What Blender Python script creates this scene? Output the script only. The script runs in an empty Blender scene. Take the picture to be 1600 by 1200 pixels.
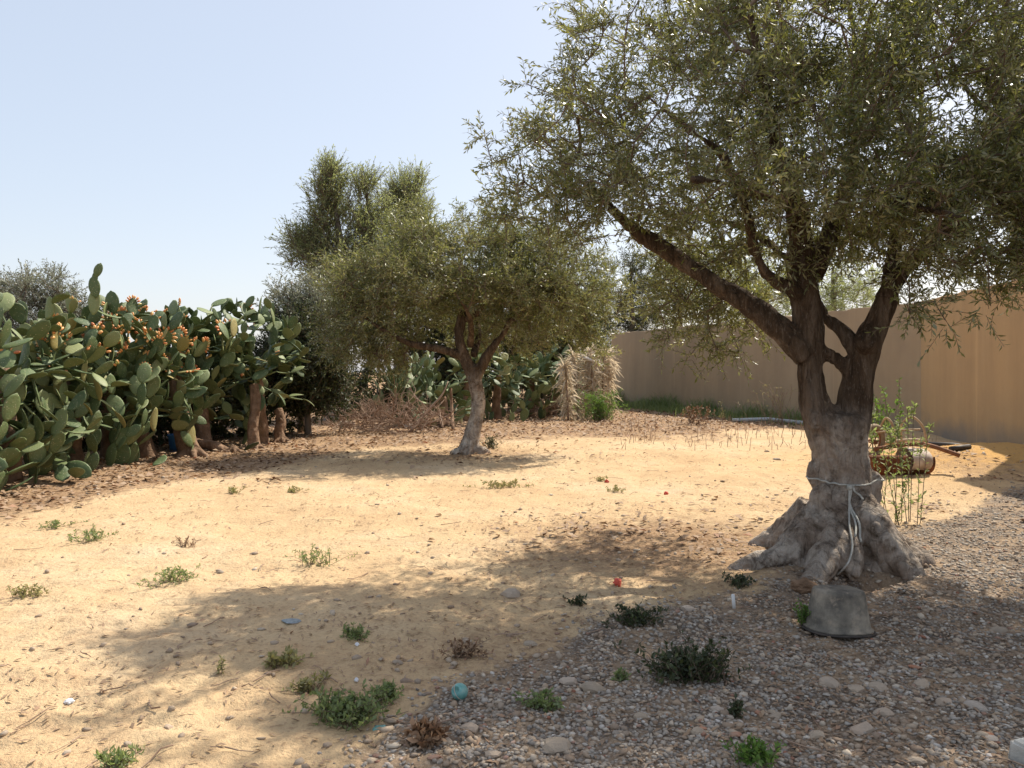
import bpy, bmesh, math, random
import numpy as np
from mathutils import Vector, Matrix, Euler

random.seed(7)
RNG = np.random.default_rng(11)
scene = bpy.context.scene
col = scene.collection

# ------------------------------------------------------------------ camera, sky, sun, exposure
CAM_H = 1.5
cam_data = bpy.data.cameras.new('camera')
cam = bpy.data.objects.new('camera', cam_data)
col.objects.link(cam)
cam.location = (0, 0, CAM_H)
cam.rotation_euler = (math.radians(90), 0, 0)
cam_data.sensor_width = 36
cam_data.lens = 36 * 1250 / 1600
cam_data.shift_y = -0.0125
cam_data.clip_start = 0.05
cam_data.clip_end = 2000
scene.camera = cam

SUN_EL, SUN_AZ = math.radians(51), math.radians(45)      # azimuth from +Y towards +X
world = bpy.data.worlds.new('World')
scene.world = world
world.use_nodes = True
wn = world.node_tree
bg = wn.nodes['Background']
sky = wn.nodes.new('ShaderNodeTexSky')
sky.sky_type = 'NISHITA'
sky.sun_disc = False
sky.sun_elevation = SUN_EL
sky.sun_rotation = SUN_AZ
sky.air_density = 1.0
sky.dust_density = 1.5
sky.ozone_density = 1.8
haze_tint = wn.nodes.new('ShaderNodeMix'); haze_tint.data_type = 'RGBA'; haze_tint.blend_type = 'MULTIPLY'
haze_tint.inputs[0].default_value = 1.0
haze_tint.inputs[7].default_value = (1.15, 0.95, 0.80, 1)
wn.links.new(sky.outputs[0], haze_tint.inputs[6])
veil = wn.nodes.new('ShaderNodeMix'); veil.data_type = 'RGBA'      # even pale summer haze over the whole dome
veil.inputs[0].default_value = 0.5
veil.inputs[7].default_value = (4.4, 5.0, 5.9, 1)
wn.links.new(haze_tint.outputs[2], veil.inputs[6])
wn.links.new(veil.outputs[2], bg.inputs[0])
bg.inputs[1].default_value = 0.088
sun_data = bpy.data.lights.new('sun', 'SUN')
sun = bpy.data.objects.new('sun', sun_data)
col.objects.link(sun)
sun_data.energy = 3.3
sun_data.angle = math.radians(0.55)
sun_data.color = (1.0, 0.93, 0.80)
sd = Vector((math.sin(SUN_AZ) * math.cos(SUN_EL), math.cos(SUN_AZ) * math.cos(SUN_EL), math.sin(SUN_EL)))
sun.rotation_euler = sd.to_track_quat('Z', 'Y').to_euler()
sun.location = (12, 12, 18)
vs = scene.view_settings
vs.view_transform = 'Standard'
vs.look = 'None'
vs.gamma = 1
vs.exposure = 1.12
vs.use_curve_mapping = False

# ------------------------------------------------------------------ helpers
def smooth(e0, e1, x):
    t = np.clip((x - e0) / (e1 - e0), 0, 1)
    return t * t * (3 - 2 * t)

def _hash(ix, iy, iz, seed):
    h = (ix * 374761393 + iy * 668265263 + iz * 2147483647 + seed * 1274126177) & 0xFFFFFFFF
    h = ((h ^ (h >> 13)) * 1274126177) & 0xFFFFFFFF
    h = (h ^ (h >> 16)) & 0xFFFFFFFF
    return h / 4294967295.0

def noise(x, y, z=0.0, seed=0):
    x = np.asarray(x, float); y = np.asarray(y, float); z = np.zeros_like(x) + z
    ix = np.floor(x).astype(np.int64); iy = np.floor(y).astype(np.int64); iz = np.floor(z).astype(np.int64)
    fx, fy, fz = x - ix, y - iy, z - iz
    fx = fx * fx * (3 - 2 * fx); fy = fy * fy * (3 - 2 * fy); fz = fz * fz * (3 - 2 * fz)
    r = 0
    for dx in (0, 1):
        for dy in (0, 1):
            for dz in (0, 1):
                w = (fx if dx else 1 - fx) * (fy if dy else 1 - fy) * (fz if dz else 1 - fz)
                r = r + w * _hash(ix + dx, iy + dy, iz + dz, seed)
    return r * 2 - 1

def fbm(x, y, z=0.0, seed=0, oct=4):
    r, a, f = 0, 0.5, 1.0
    for i in range(oct):
        r = r + a * noise(np.asarray(x) * f, np.asarray(y) * f, np.asarray(z) * f, seed + i * 17)
        a *= 0.5; f *= 2.03
    return r

def bump_at(x, y, cx, cy, r, rx=1.0):
    d = ((x - cx) / rx) ** 2 + (y - cy) ** 2
    return np.exp(-d / (r * r))

TX, TY = 2.56, 6.42      # the big olive's trunk
def gz(x, y, fine=True):
    x = np.asarray(x, float); y = np.asarray(y, float)
    near = np.exp(-(np.maximum(0, np.hypot(x, y) - 30) / 30) ** 2)
    z = 0.05 * fbm(x * 0.22, y * 0.22, seed=3) * near
    z = z + 0.28 * bump_at(x, y, 8.2, 13.2, 1.5, 1.1) + 0.14 * bump_at(x, y, 6.7, 12.0, 1.6, 1.2)
    z = z - 0.22 * bump_at(x, y, 9.3, 12.6, 0.5, 1.0)
    z = z + 0.07 * bump_at(x, y, TX, TY, 1.1)
    z = z - 0.30 * bump_at(x, y, 2.26, 5.58, 0.14, 1.25) - 0.26 * bump_at(x, y, 2.60, 5.76, 0.15, 1.3)
    z = z + 0.10 * bump_at(x, y, 2.04, 5.42, 0.10, 1.1)
    z = z + 0.08 * bump_at(x, y, -6.3, 12.0, 1.3, 1.0) + 0.06 * bump_at(x, y, -5.6, 15.0, 1.4, 1.0)
    if fine:
        z = z + 0.030 * fbm(x * 1.6, y * 1.6, seed=5) * near
        z = z + 0.032 * (np.abs(noise(x * 4.1, y * 4.6, seed=9)) - 0.3) * near * (0.35 + 0.65 * smooth(-0.1, 0.4, noise(x * 0.5, y * 0.5, seed=21)))
        hol = np.clip(noise(x * 2.6, y * 3.4, seed=91) - .35, 0, 1); z = z - 0.05 * hol * near * smooth(0, .3, noise(x * .6, y * .6, seed=92) + .25)
        z = z + 0.013 * noise(x * 9, y * 10, seed=10) * near + 0.006 * noise(x * 19, y * 19, seed=12) * near
    return z

def gz1(x, y):
    return float(gz(np.array([x]), np.array([y]))[0])

def G(px, py):
    """a spot of the photograph (1600 px wide) to the ground point seen there"""
    d = 1250 * CAM_H / (py - 580.0)
    for _ in range(4):
        z = gz1((px - 800) / 1250 * d, d)
        d = 1250 * (CAM_H - z) / (py - 580.0)
    x = (px - 800) / 1250 * d
    return Vector((x, d, gz1(x, d)))

def P(px, py, d):
    return Vector(((px - 800) / 1250 * d, d, CAM_H + (580 - py) / 1250 * d))

def mesh_arrays(name, V, F, mat, attr=None, smooth_shade=False):
    """F: (n,k) int array"""
    V = np.asarray(V, np.float32); F = np.asarray(F, np.int32)
    me = bpy.data.meshes.new(name)
    n, k = F.shape
    me.vertices.add(len(V)); me.vertices.foreach_set('co', V.ravel())
    me.loops.add(n * k); me.loops.foreach_set('vertex_index', F.ravel())
    me.polygons.add(n)
    me.polygons.foreach_set('loop_start', np.arange(0, n * k, k, dtype=np.int32))
    me.polygons.foreach_set('loop_total', np.full(n, k, np.int32))
    if smooth_shade:
        me.polygons.foreach_set('use_smooth', np.ones(n, bool))
    me.update(calc_edges=True)
    if attr:
        for an, (dom, vals) in attr.items():
            a = me.attributes.new(an, 'FLOAT', dom)
            a.data.foreach_set('value', np.asarray(vals, np.float32))
    if mat: me.materials.append(mat)
    return me

def link(name, me, parent=None, loc=None, rot=None, scale=None):
    o = bpy.data.objects.new(name, me)
    col.objects.link(o)
    if parent is not None: o.parent = parent
    if loc is not None: o.location = loc
    if rot is not None: o.rotation_euler = rot
    if scale is not None: o.scale = scale
    return o

def tag(o, label, cat, group=None, kind=None):
    o['label'] = label; o['category'] = cat
    if group: o['group'] = group
    if kind: o['kind'] = kind
    return o

def empty(name, loc, rotz=0):
    o = bpy.data.objects.new(name, None); col.objects.link(o)
    o.empty_display_size = 0.1
    o.location = loc; o.rotation_euler = (0, 0, rotz)
    return o

def frusta(P0, P1, R0, R1, sides):
    """vectorised tapered tubes, open ended"""
    P0 = np.asarray(P0, float); P1 = np.asarray(P1, float)
    R0 = np.asarray(R0, float); R1 = np.asarray(R1, float)
    D = P1 - P0; L = np.linalg.norm(D, axis=1, keepdims=True) + 1e-9; D = D / L
    up = np.where(np.abs(D[:, 2:3]) > 0.9, np.array([[1., 0, 0]]), np.array([[0., 0, 1.]]))
    U = np.cross(D, up); U /= np.linalg.norm(U, axis=1, keepdims=True) + 1e-9
    W = np.cross(D, U)
    n = len(P0)
    a = np.arange(sides) * 2 * np.pi / sides
    ring = U[:, None, :] * np.cos(a)[None, :, None] + W[:, None, :] * np.sin(a)[None, :, None]
    A = P0[:, None, :] + ring * R0[:, None, None]
    B = P1[:, None, :] + ring * R1[:, None, None]
    V = np.concatenate([A, B], axis=1).reshape(-1, 3)
    i = np.arange(sides); j = (i + 1) % sides
    f = np.stack([i, j, j + sides, i + sides], axis=1)
    F = (f[None] + (np.arange(n) * 2 * sides)[:, None, None]).reshape(-1, 4)
    return V, F

def tube_bm(bm, pts, radii, sides=8, cap=True):
    """a swept tube through points; radii a number or a list"""
    pts = [Vector(p) for p in pts]
    if not hasattr(radii, '__len__'): radii = [radii] * len(pts)
    prev = None; ref = None
    rings = []
    for i, p in enumerate(pts):
        t = (pts[min(i + 1, len(pts) - 1)] - pts[max(i - 1, 0)]).normalized()
        if ref is None:
            ref = t.orthogonal().normalized()
        else:
            ref = (ref - t * ref.dot(t))
            ref = ref.normalized() if ref.length > 1e-6 else t.orthogonal().normalized()
        b = t.cross(ref)
        rings.append([bm.verts.new(p + (ref * math.cos(k * 2 * math.pi / sides) + b * math.sin(k * 2 * math.pi / sides)) * radii[i]) for k in range(sides)])
    for a, b in zip(rings, rings[1:]):
        for k in range(sides):
            bm.faces.new((a[k], a[(k + 1) % sides], b[(k + 1) % sides], b[k]))
    if cap:
        bm.faces.new(list(reversed(rings[0]))); bm.faces.new(rings[-1])

def bm_mesh(name, bm, mat, smooth_shade=True):
    bmesh.ops.recalc_face_normals(bm, faces=bm.faces[:])
    me = bpy.data.meshes.new(name)
    bm.to_mesh(me); bm.free()
    if smooth_shade:
        for p in me.polygons: p.use_smooth = True
    if mat: me.materials.append(mat)
    return me

def box_bm(bm, c, s, rot=None, bevel=0.0):
    r = bmesh.ops.create_cube(bm, size=1.0)
    vs_ = r['verts']
    M = Matrix.Translation(Vector(c)) @ (rot.to_4x4() if rot else Matrix.Identity(4)) @ Matrix.Diagonal((*s, 1))
    bmesh.ops.transform(bm, matrix=M, verts=vs_)
    if bevel:
        es = list({e for v in vs_ for e in v.link_edges})
        bmesh.ops.bevel(bm, geom=es, offset=bevel, segments=2, affect='EDGES')

def catmull(pts, sub):
    pts = [Vector(p) for p in pts]
    out = []
    for i in range(len(pts) - 1):
        p0 = pts[max(i - 1, 0)]; p1 = pts[i]; p2 = pts[i + 1]; p3 = pts[min(i + 2, len(pts) - 1)]
        for s in range(sub):
            t = s / sub
            out.append(0.5 * ((2 * p1) + (p2 - p0) * t + (2 * p0 - 5 * p1 + 4 * p2 - p3) * t * t + (-p0 + 3 * p1 - 3 * p2 + p3) * t ** 3))
    out.append(pts[-1])
    return out

# ------------------------------------------------------------------ materials
def new_mat(name):
    m = bpy.data.materials.new(name); m.use_nodes = True
    nt = m.node_tree
    for n in list(nt.nodes): nt.nodes.remove(n)
    out = nt.nodes.new('ShaderNodeOutputMaterial')
    return m, nt, out

class NB:
    """small node builder"""
    def __init__(s, nt): s.nt = nt
    def n(s, t, **kw):
        nd = s.nt.nodes.new(t)
        for k, v in kw.items(): setattr(nd, k, v)
        return nd
    def l(s, a, b): s.nt.links.new(a, b)
    def pos(s, obj=False):
        if obj: return s.n('ShaderNodeTexCoord').outputs['Object']
        return s.n('ShaderNodeNewGeometry').outputs['Position']
    def noise(s, scale, detail=4, rough=0.55, vec=None, dist=0.0):
        nd = s.n('ShaderNodeTexNoise'); nd.inputs['Scale'].default_value = scale
        nd.inputs['Detail'].default_value = detail; nd.inputs['Roughness'].default_value = rough
        nd.inputs['Distortion'].default_value = dist
        if vec is not None: s.l(vec, nd.inputs['Vector'])
        return nd.outputs['Fac']
    def voro(s, scale, vec=None, feature='F1', out='Distance'):
        nd = s.n('ShaderNodeTexVoronoi'); nd.feature = feature
        nd.inputs['Scale'].default_value = scale
        if vec is not None: s.l(vec, nd.inputs['Vector'])
        return nd.outputs[out]
    def scalev(s, vec, sc):
        nd = s.n('ShaderNodeMapping'); nd.inputs['Scale'].default_value = sc
        s.l(vec, nd.inputs['Vector']); return nd.outputs[0]
    def ramp(s, fac, stops, interp='LINEAR'):
        nd = s.n('ShaderNodeValToRGB'); cr = nd.color_ramp; cr.interpolation = interp
        while len(cr.elements) < len(stops): cr.elements.new(0.5)
        for e, (p, c) in zip(cr.elements, stops):
            e.position = p; e.color = (*c, 1) if hasattr(c, '__len__') else (c, c, c, 1)
        s.l(fac, nd.inputs[0]); return nd.outputs[0]
    def mix(s, fac, a, b, mode='MIX'):
        nd = s.n('ShaderNodeMix', data_type='RGBA', blend_type=mode)
        for v, i in ((fac, 0), (a, 6), (b, 7)):
            if isinstance(v, (int, float)): nd.inputs[i].default_value = v
            elif isinstance(v, tuple): nd.inputs[i].default_value = (*v, 1)
            else: s.l(v, nd.inputs[i])
        return nd.outputs[2]
    def math(s, op, a, b=0.0, clamp=False):
        nd = s.n('ShaderNodeMath', operation=op, use_clamp=clamp)
        for v, i in ((a, 0), (b, 1)):
            if isinstance(v, (int, float)): nd.inputs[i].default_value = v
            else: s.l(v, nd.inputs[i])
        return nd.outputs[0]
    def attr(s, name):
        return s.n('ShaderNodeAttribute', attribute_name=name).outputs['Fac']
    def bump(s, h, strength=0.5, dist=0.02, normal=None):
        nd = s.n('ShaderNodeBump'); nd.inputs['Strength'].default_value = strength
        nd.inputs['Distance'].default_value = dist
        s.l(h, nd.inputs['Height'])
        if normal is not None: s.l(normal, nd.inputs['Normal'])
        return nd.outputs[0]
    def bsdf(s, color, rough=0.8, normal=None, metallic=0.0, spec=0.3):
        nd = s.n('ShaderNodeBsdfPrincipled')
        if isinstance(color, tuple): nd.inputs['Base Color'].default_value = (*color, 1)
        else: s.l(color, nd.inputs['Base Color'])
        if isinstance(rough, (int, float)): nd.inputs['Roughness'].default_value = rough
        else: s.l(rough, nd.inputs['Roughness'])
        nd.inputs['Metallic'].default_value = metallic
        nd.inputs['Specular IOR Level'].default_value = spec
        if normal is not None: s.l(normal, nd.inputs['Normal'])
        return nd.outputs[0]

def leaf_mat(name, top, under, trans, transf=0.35, rough=0.5, spec=0.4):
    """top: list of ramp stops over the per-leaf value"""
    m, nt, out = new_mat(name); b = NB(nt)
    r = b.attr('rnd')
    ct = b.ramp(r, top)
    back = b.n('ShaderNodeNewGeometry').outputs['Backfacing']
    cu = b.mix(0.75, ct, under)
    c = b.mix(back, ct, cu)
    surf = b.bsdf(c, rough, spec=spec)
    tr = b.n('ShaderNodeBsdfTranslucent')
    tc = b.mix(0.6, ct, trans)
    b.l(tc, tr.inputs[0])
    ms = b.n('ShaderNodeMixShader'); ms.inputs[0].default_value = transf
    b.l(surf, ms.inputs[1]); b.l(tr.outputs[0], ms.inputs[2]); b.l(ms.outputs[0], out.inputs[0])
    return m

def simple_mat(name, c1, c2, scale=8, rough=0.8, bumps=0.3, bscale=40, metallic=0.0, spec=0.3, obj=False, stretch=None, dist=0.01):
    m, nt, out = new_mat(name); b = NB(nt)
    v = b.pos(obj)
    if stretch: v = b.scalev(v, stretch)
    f = b.noise(scale, 6, 0.6, v)
    c = b.ramp(f, [(0.32, c1), (0.68, c2)])
    h = b.noise(bscale, 5, 0.65, v)
    b.l(b.bsdf(c, rough, b.bump(h, bumps, dist), metallic, spec), out.inputs[0])
    return m

M_olive = leaf_mat('olive_leaf', [(0.0, (0.036, 0.052, 0.014)), (0.45, (0.092, 0.112, 0.032)), (0.80, (0.20, 0.205, 0.075)), (0.955, (0.36, 0.33, 0.17)), (1.0, (0.55, 0.42, 0.05))],
                   (0.33, 0.33, 0.22), (0.44, 0.44, 0.08), 0.34, 0.38, 0.55)
M_olive2 = leaf_mat('olive_leaf_golden', [(0.0, (0.040, 0.058, 0.016)), (0.45, (0.105, 0.130, 0.036)), (0.8, (0.20, 0.205, 0.07)), (1.0, (0.40, 0.35, 0.17))],
                    (0.30, 0.30, 0.19), (0.38, 0.39, 0.09), 0.34, 0.40, 0.5)
M_gum = leaf_mat('gum_leaf', [(0.0, (0.10, 0.13, 0.06)), (0.5, (0.20, 0.23, 0.10)), (1.0, (0.32, 0.32, 0.15))],
                 (0.24, 0.27, 0.18), (0.48, 0.52, 0.17), 0.5, 0.5)
M_greyleaf = leaf_mat('grey_leaf', [(0.0, (0.13, 0.15, 0.10)), (0.6, (0.24, 0.25, 0.18)), (1.0, (0.36, 0.36, 0.27))],
                      (0.3, 0.31, 0.26), (0.25, 0.26, 0.14), 0.3, 0.5)
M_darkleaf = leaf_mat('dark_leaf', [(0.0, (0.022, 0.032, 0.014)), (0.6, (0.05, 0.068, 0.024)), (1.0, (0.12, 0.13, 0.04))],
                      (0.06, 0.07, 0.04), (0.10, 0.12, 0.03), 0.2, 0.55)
M_weed = leaf_mat('weed_leaf', [(0.0, (0.08, 0.12, 0.045)), (0.5, (0.17, 0.22, 0.085)), (1.0, (0.34, 0.37, 0.17))],
                  (0.22, 0.26, 0.14), (0.40, 0.50, 0.12), 0.42, 0.6)
M_weedy = leaf_mat('yellow_weed_leaf', [(0.0, (0.14, 0.13, 0.04)), (0.5, (0.28, 0.27, 0.10)), (1.0, (0.50, 0.44, 0.20))],
                   (0.35, 0.32, 0.18), (0.4, 0.36, 0.1), 0.3, 0.7)
M_fresh = leaf_mat('fresh_grass', [(0.0, (0.05, 0.10, 0.02)), (0.5, (0.10, 0.20, 0.035)), (1.0, (0.22, 0.32, 0.07))],
                   (0.12, 0.2, 0.05), (0.25, 0.42, 0.05), 0.4, 0.6)
M_dryleaf = leaf_mat('dry_leaf', [(0.0, (0.09, 0.05, 0.028)), (0.35, (0.22, 0.12, 0.065)), (0.7, (0.40, 0.25, 0.15)), (0.92, (0.52, 0.40, 0.28)), (1.0, (0.42, 0.10, 0.04))],
                     (0.32, 0.22, 0.14), (0.25, 0.12, 0.05), 0.1, 0.75)
M_straw = leaf_mat('dead_palm', [(0.0, (0.26, 0.19, 0.12)), (0.5, (0.52, 0.42, 0.30)), (1.0, (0.74, 0.66, 0.54))],
                   (0.6, 0.52, 0.4), (0.7, 0.58, 0.4), 0.5, 0.7)
M_twig = simple_mat('twig_bark', (0.10, 0.065, 0.042), (0.21, 0.155, 0.115), 12, 0.85, 0.4, 60)
M_greybark = simple_mat('grey_bark', (0.14, 0.11, 0.085), (0.28, 0.23, 0.19), 6, 0.9, 0.6, 18, stretch=(1, 1, .3), dist=.03)
M_deadwood = simple_mat('dead_wood', (0.20, 0.12, 0.08), (0.40, 0.29, 0.21), 5, 0.9, 0.4, 30)
M_cactuswood = simple_mat('cactus_trunk', (0.13, 0.075, 0.042), (0.30, 0.19, 0.12), 7, 0.9, 0.8, 22, dist=.03)
M_rope = simple_mat('rope', (0.34, 0.33, 0.29), (0.55, 0.53, 0.48), 40, 0.9, 0.8, 180)
M_rust = simple_mat('rusted_iron', (0.12, 0.045, 0.02), (0.30, 0.13, 0.06), 7, 0.8, 0.5, 50)
M_rustlight = simple_mat('sandy_iron', (0.30, 0.19, 0.10), (0.52, 0.38, 0.24), 9, 0.75, 0.4, 50)
M_rubber = simple_mat('dusty_rubber', (0.22, 0.16, 0.10), (0.34, 0.26, 0.17), 12, 0.85, 0.3, 60)
M_paleend = simple_mat('pale_paint', (0.34, 0.25, 0.19), (0.56, 0.46, 0.38), 9, 0.8, 0.3, 50)
M_white = simple_mat('white_paint', (0.55, 0.54, 0.52), (0.74, 0.73, 0.71), 10, 0.6, 0.15, 50)
M_blackpipe = simple_mat('black_pipe', (0.03, 0.025, 0.022), (0.07, 0.055, 0.045), 14, 0.6, 0.2, 50)
M_greypipe = simple_mat('pale_pipe', (0.34, 0.37, 0.38), (0.52, 0.55, 0.56), 7, 0.6, 0.2, 50)
M_blue = simple_mat('blue_plastic', (0.02, 0.10, 0.30), (0.04, 0.18, 0.42), 6, 0.45, 0.1, 30, spec=0.5)
M_red = simple_mat('red_plastic', (0.45, 0.05, 0.03), (0.60, 0.10, 0.06), 30, 0.5, 0.2, 90)
M_concrete = simple_mat('concrete', (0.36, 0.34, 0.30), (0.55, 0.53, 0.48), 10, 0.9, 0.5, 60)
M_foil = simple_mat('grey_wrapper', (0.16, 0.19, 0.20), (0.30, 0.33, 0.34), 30, 0.5, 0.6, 60)
M_paper = simple_mat('white_scrap', (0.55, 0.55, 0.56), (0.75, 0.75, 0.76), 30, 0.7, 0.6, 60)

# house and wall render
def render_mat(name, base, dark):
    m, nt, out = new_mat(name); b = NB(nt)
    v = b.pos()
    streak = b.noise(1.0, 5, 0.6, b.scalev(v, (1.1, 1.1, 0.13)))
    blot = b.noise(0.7, 5, 0.6, v)
    c = b.ramp(streak, [(0.3, dark), (0.7, base)])
    c = b.mix(b.ramp(blot, [(0.35, 0.0), (0.7, 0.45)]), c, (base[0] * 1.15, base[1] * 1.10, base[2] * 1.0))
    # splash stain low down
    sx = b.n('ShaderNodeSeparateXYZ'); b.l(v, sx.inputs[0])
    low = b.math('ADD', sx.outputs[2], b.math('MULTIPLY', b.noise(1.3, 4, 0.6, v), 0.9))
    c = b.mix(b.ramp(low, [(0.35, 1.0), (0.95, 0.0)]), c, (0.26, 0.22, 0.18))
    c = b.mix(b.ramp(b.noise(2.0, 3, .6, b.scalev(v, (1.6, 1.6, 0.05))), [(0.62, 0.0), (0.70, 0.35)]), c, (base[0]*1.25, base[1]*1.22, base[2]*1.18))
    h = b.noise(55, 4, 0.7, v)
    h2 = b.noise(3, 3, 0.5, v)
    nrm = b.bump(h, 0.45, 0.01, b.bump(h2, 0.3, 0.05))
    b.l(b.bsdf(c, 0.92, nrm, spec=0.15), out.inputs[0])
    return m
M_wall = render_mat('wall_render', (0.43, 0.325, 0.215), (0.32, 0.24, 0.16))
M_wall_bounce = render_mat('bounce_tinted_wall_render', (0.52, 0.35, 0.19), (0.40, 0.265, 0.145))  # warm light bounced off the sand mound, put into the render colour

# olive bark with old limewash low down (object space z)
def bark_mat(name, top_z, ramp_w, wash=(0.70, 0.60, 0.50), strength=0.85):
    m, nt, out = new_mat(name); b = NB(nt)
    v = b.pos(True)
    st = b.scalev(v, (1, 1, 0.22))
    f = b.noise(9, 7, 0.65, st, 0.6)
    f2 = b.noise(3.5, 5, 0.6, v)
    c = b.ramp(f, [(0.32, (0.026, 0.018, 0.013)), (0.5, (0.100, 0.068, 0.046)), (0.70, (0.26, 0.195, 0.145))])
    c = b.mix(b.ramp(f2, [(0.35, 0.0), (0.7, 0.4)]), c, (0.15, 0.10, 0.062))
    c = b.mix(b.ramp(b.noise(70, 4, .7, st), [(0.56, 0.0), (0.68, 0.6)]), c, (0.30, 0.24, 0.19))
    sx = b.n('ShaderNodeSeparateXYZ'); b.l(v, sx.inputs[0])
    z = b.math('ADD', sx.outputs[2], b.math('MULTIPLY', b.math('SUBTRACT', b.noise(5, 6, 0.7, st), 0.5), ramp_w * 2.2))
    w = b.ramp(b.math('DIVIDE', z, top_z * 1.25), [(0.66, 1.0), (0.88, 0.0)])
    patch = b.ramp(b.noise(7, 7, 0.72, v, 0.8), [(0.36, 0.10), (0.5, 0.7), (0.62, 1.0)])
    w = b.math('MULTIPLY', b.math('MULTIPLY', w, patch), strength)
    flake = b.ramp(b.noise(22, 6, 0.75, b.scalev(v, (1, 1, .6)), 1.0), [(0.50, 0.0), (0.60, 1.0)])
    washc = b.mix(b.math('MULTIPLY', flake, 0.7), wash, (0.66, 0.60, 0.54))
    washc = b.mix(b.ramp(b.noise(4.5, 5, .6, v), [(0.4, 0.0), (0.66, 0.8)]), washc, (0.30, 0.205, 0.145))
    c = b.mix(w, c, washc)
    c = b.mix(b.ramp(b.noise(42, 5, .75, v), [(0.58, 0.0), (0.66, 0.35)]), c, (0.14, 0.10, 0.072))
    ridge = b.noise(16, 7, 0.7, st, 0.9)
    cr = b.voro(14, b.scalev(v, (1, 1, 0.35)), 'DISTANCE_TO_EDGE')
    h = b.math('ADD', ridge, b.math('MULTIPLY', b.ramp(cr, [(0.0, 0.0), (0.12, 1.0)]), 0.25))
    nrm = b.bump(h, 1.0, 0.05, b.bump(b.noise(60, 5, 0.7, v), 0.9, 0.018))
    b.l(b.bsdf(c, 0.93, nrm, spec=0.12), out.inputs[0])
    return m
M_bark = bark_mat('olive_bark', 1.15, 0.22)
M_bark2 = bark_mat('olive_bark_far', 1.45, 0.10, (0.74, 0.65, 0.55), 1.0)
M_limb = bark_mat('olive_limb_bark', 0.01, 0.0, strength=0.0)

# prickly pear pad
def pad_mat(name, a, c_, d):
    m, nt, out = new_mat(name); b = NB(nt)
    v = b.pos(True)
    rnd = b.n('ShaderNodeObjectInfo').outputs['Random']
    c = b.ramp(rnd, [(0.0, a), (0.55, c_), (0.93, d), (1.0, (0.30, 0.24, 0.09))])
    c = b.mix(b.ramp(b.noise(5, 4, .6, v), [(0.45, 0.0), (0.8, 0.5)]), c, (0.20, 0.20, 0.09))
    dots = b.voro(11, v)
    dm = b.ramp(dots, [(0.12, 1.0), (0.22, 0.0)])
    c = b.mix(b.math('MULTIPLY', dm, 0.65), c, (0.44, 0.40, 0.27))
    c = b.mix(b.ramp(b.noise(7, 6, .75, v, 1.0), [(0.60, 0.0), (0.68, 0.75)]), c, (0.24, 0.17, 0.09))
    nrm = b.bump(dm, 0.4, 0.006, b.bump(b.noise(9, 3, .5, v), .3, .02))
    b.l(b.bsdf(c, 0.55, nrm, spec=0.3), out.inputs[0])
    return m
M_pad = pad_mat('cactus_pad', (0.060, 0.095, 0.040), (0.115, 0.155, 0.062), (0.21, 0.24, 0.105))
m, nt, out = new_mat('cactus_fruit'); b = NB(nt)
c = b.ramp(b.n('ShaderNodeObjectInfo').outputs['Random'], [(0.0, (0.55, 0.16, 0.06)), (0.3, (0.70, 0.28, 0.09)), (0.75, (0.78, 0.42, 0.15)), (1.0, (0.50, 0.45, 0.14))])
b.l(b.bsdf(c, 0.4, spec=0.5), out.inputs[0]); M_fruit = m

# stones, coloured per stone
def stone_mat(name, stops, rough=0.85, per_object=False):
    m, nt, out = new_mat(name); b = NB(nt)
    r = b.n('ShaderNodeObjectInfo').outputs['Random'] if per_object else b.attr('rnd')
    c = b.ramp(r, stops)
    v = b.pos()
    c = b.mix(b.ramp(b.noise(9, 5, .65, v), [(0.38, 0.1), (0.68, 0.8)]), c, (0.33, 0.27, 0.21))
    b.l(b.bsdf(c, rough, b.bump(b.noise(90, 4, .6, v), 0.5, 0.006), spec=0.25), out.inputs[0])
    return m
M_gravel = stone_mat('gravel_stone', [(0.0, (0.15, 0.13, 0.115)), (0.28, (0.29, 0.265, 0.235)), (0.55, (0.41, 0.375, 0.33)), (0.80, (0.42, 0.29, 0.18)), (0.88, (0.60, 0.52, 0.42)), (0.95, (0.62, 0.58, 0.53)), (0.975, (0.33, 0.12, 0.065)), (1.0, (0.25, 0.09, 0.05))])
M_pebble = stone_mat('soil_pebble', [(0.0, (0.20, 0.13, 0.085)), (0.4, (0.34, 0.24, 0.16)), (0.8, (0.46, 0.36, 0.26)), (1.0, (0.56, 0.48, 0.38))])
M_rock = stone_mat('rock', [(0.0, (0.28, 0.22, 0.16)), (0.4, (0.38, 0.30, 0.22)), (0.7, (0.46, 0.34, 0.25)), (1.0, (0.48, 0.42, 0.36))], per_object=True)
M_redrock = stone_mat('terracotta_shard', [(0.0, (0.34, 0.12, 0.06)), (1.0, (0.46, 0.19, 0.10))], per_object=True)

# ground
m, nt, out = new_mat('ground_soil'); b = NB(nt)
v = b.pos()
n_big = b.noise(0.55, 5, 0.6, v)
n_mid = b.noise(3.2, 6, 0.65, v)
n_fine = b.noise(38, 5, 0.7, v)
n_gran = b.noise(190, 3, 0.7, v)
sand = b.ramp(n_big, [(0.30, (0.48, 0.33, 0.185)), (0.5, (0.58, 0.42, 0.245)), (0.72, (0.60, 0.465, 0.305))])
sand = b.mix(b.ramp(n_mid, [(0.44, 0.0), (0.72, 0.65)]), sand, (0.46, 0.30, 0.17))
sand = b.mix(b.ramp(n_fine, [(0.52, 0.0), (0.70, 0.7)]), sand, (0.28, 0.17, 0.10))
sand = b.mix(b.ramp(n_gran, [(0.55, 0.0), (0.75, 0.4)]), sand, (0.60, 0.48, 0.34))
sand = b.mix(b.math('MULTIPLY', b.attr('orange'), 0.8), sand, (0.52, 0.29, 0.085))
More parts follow.
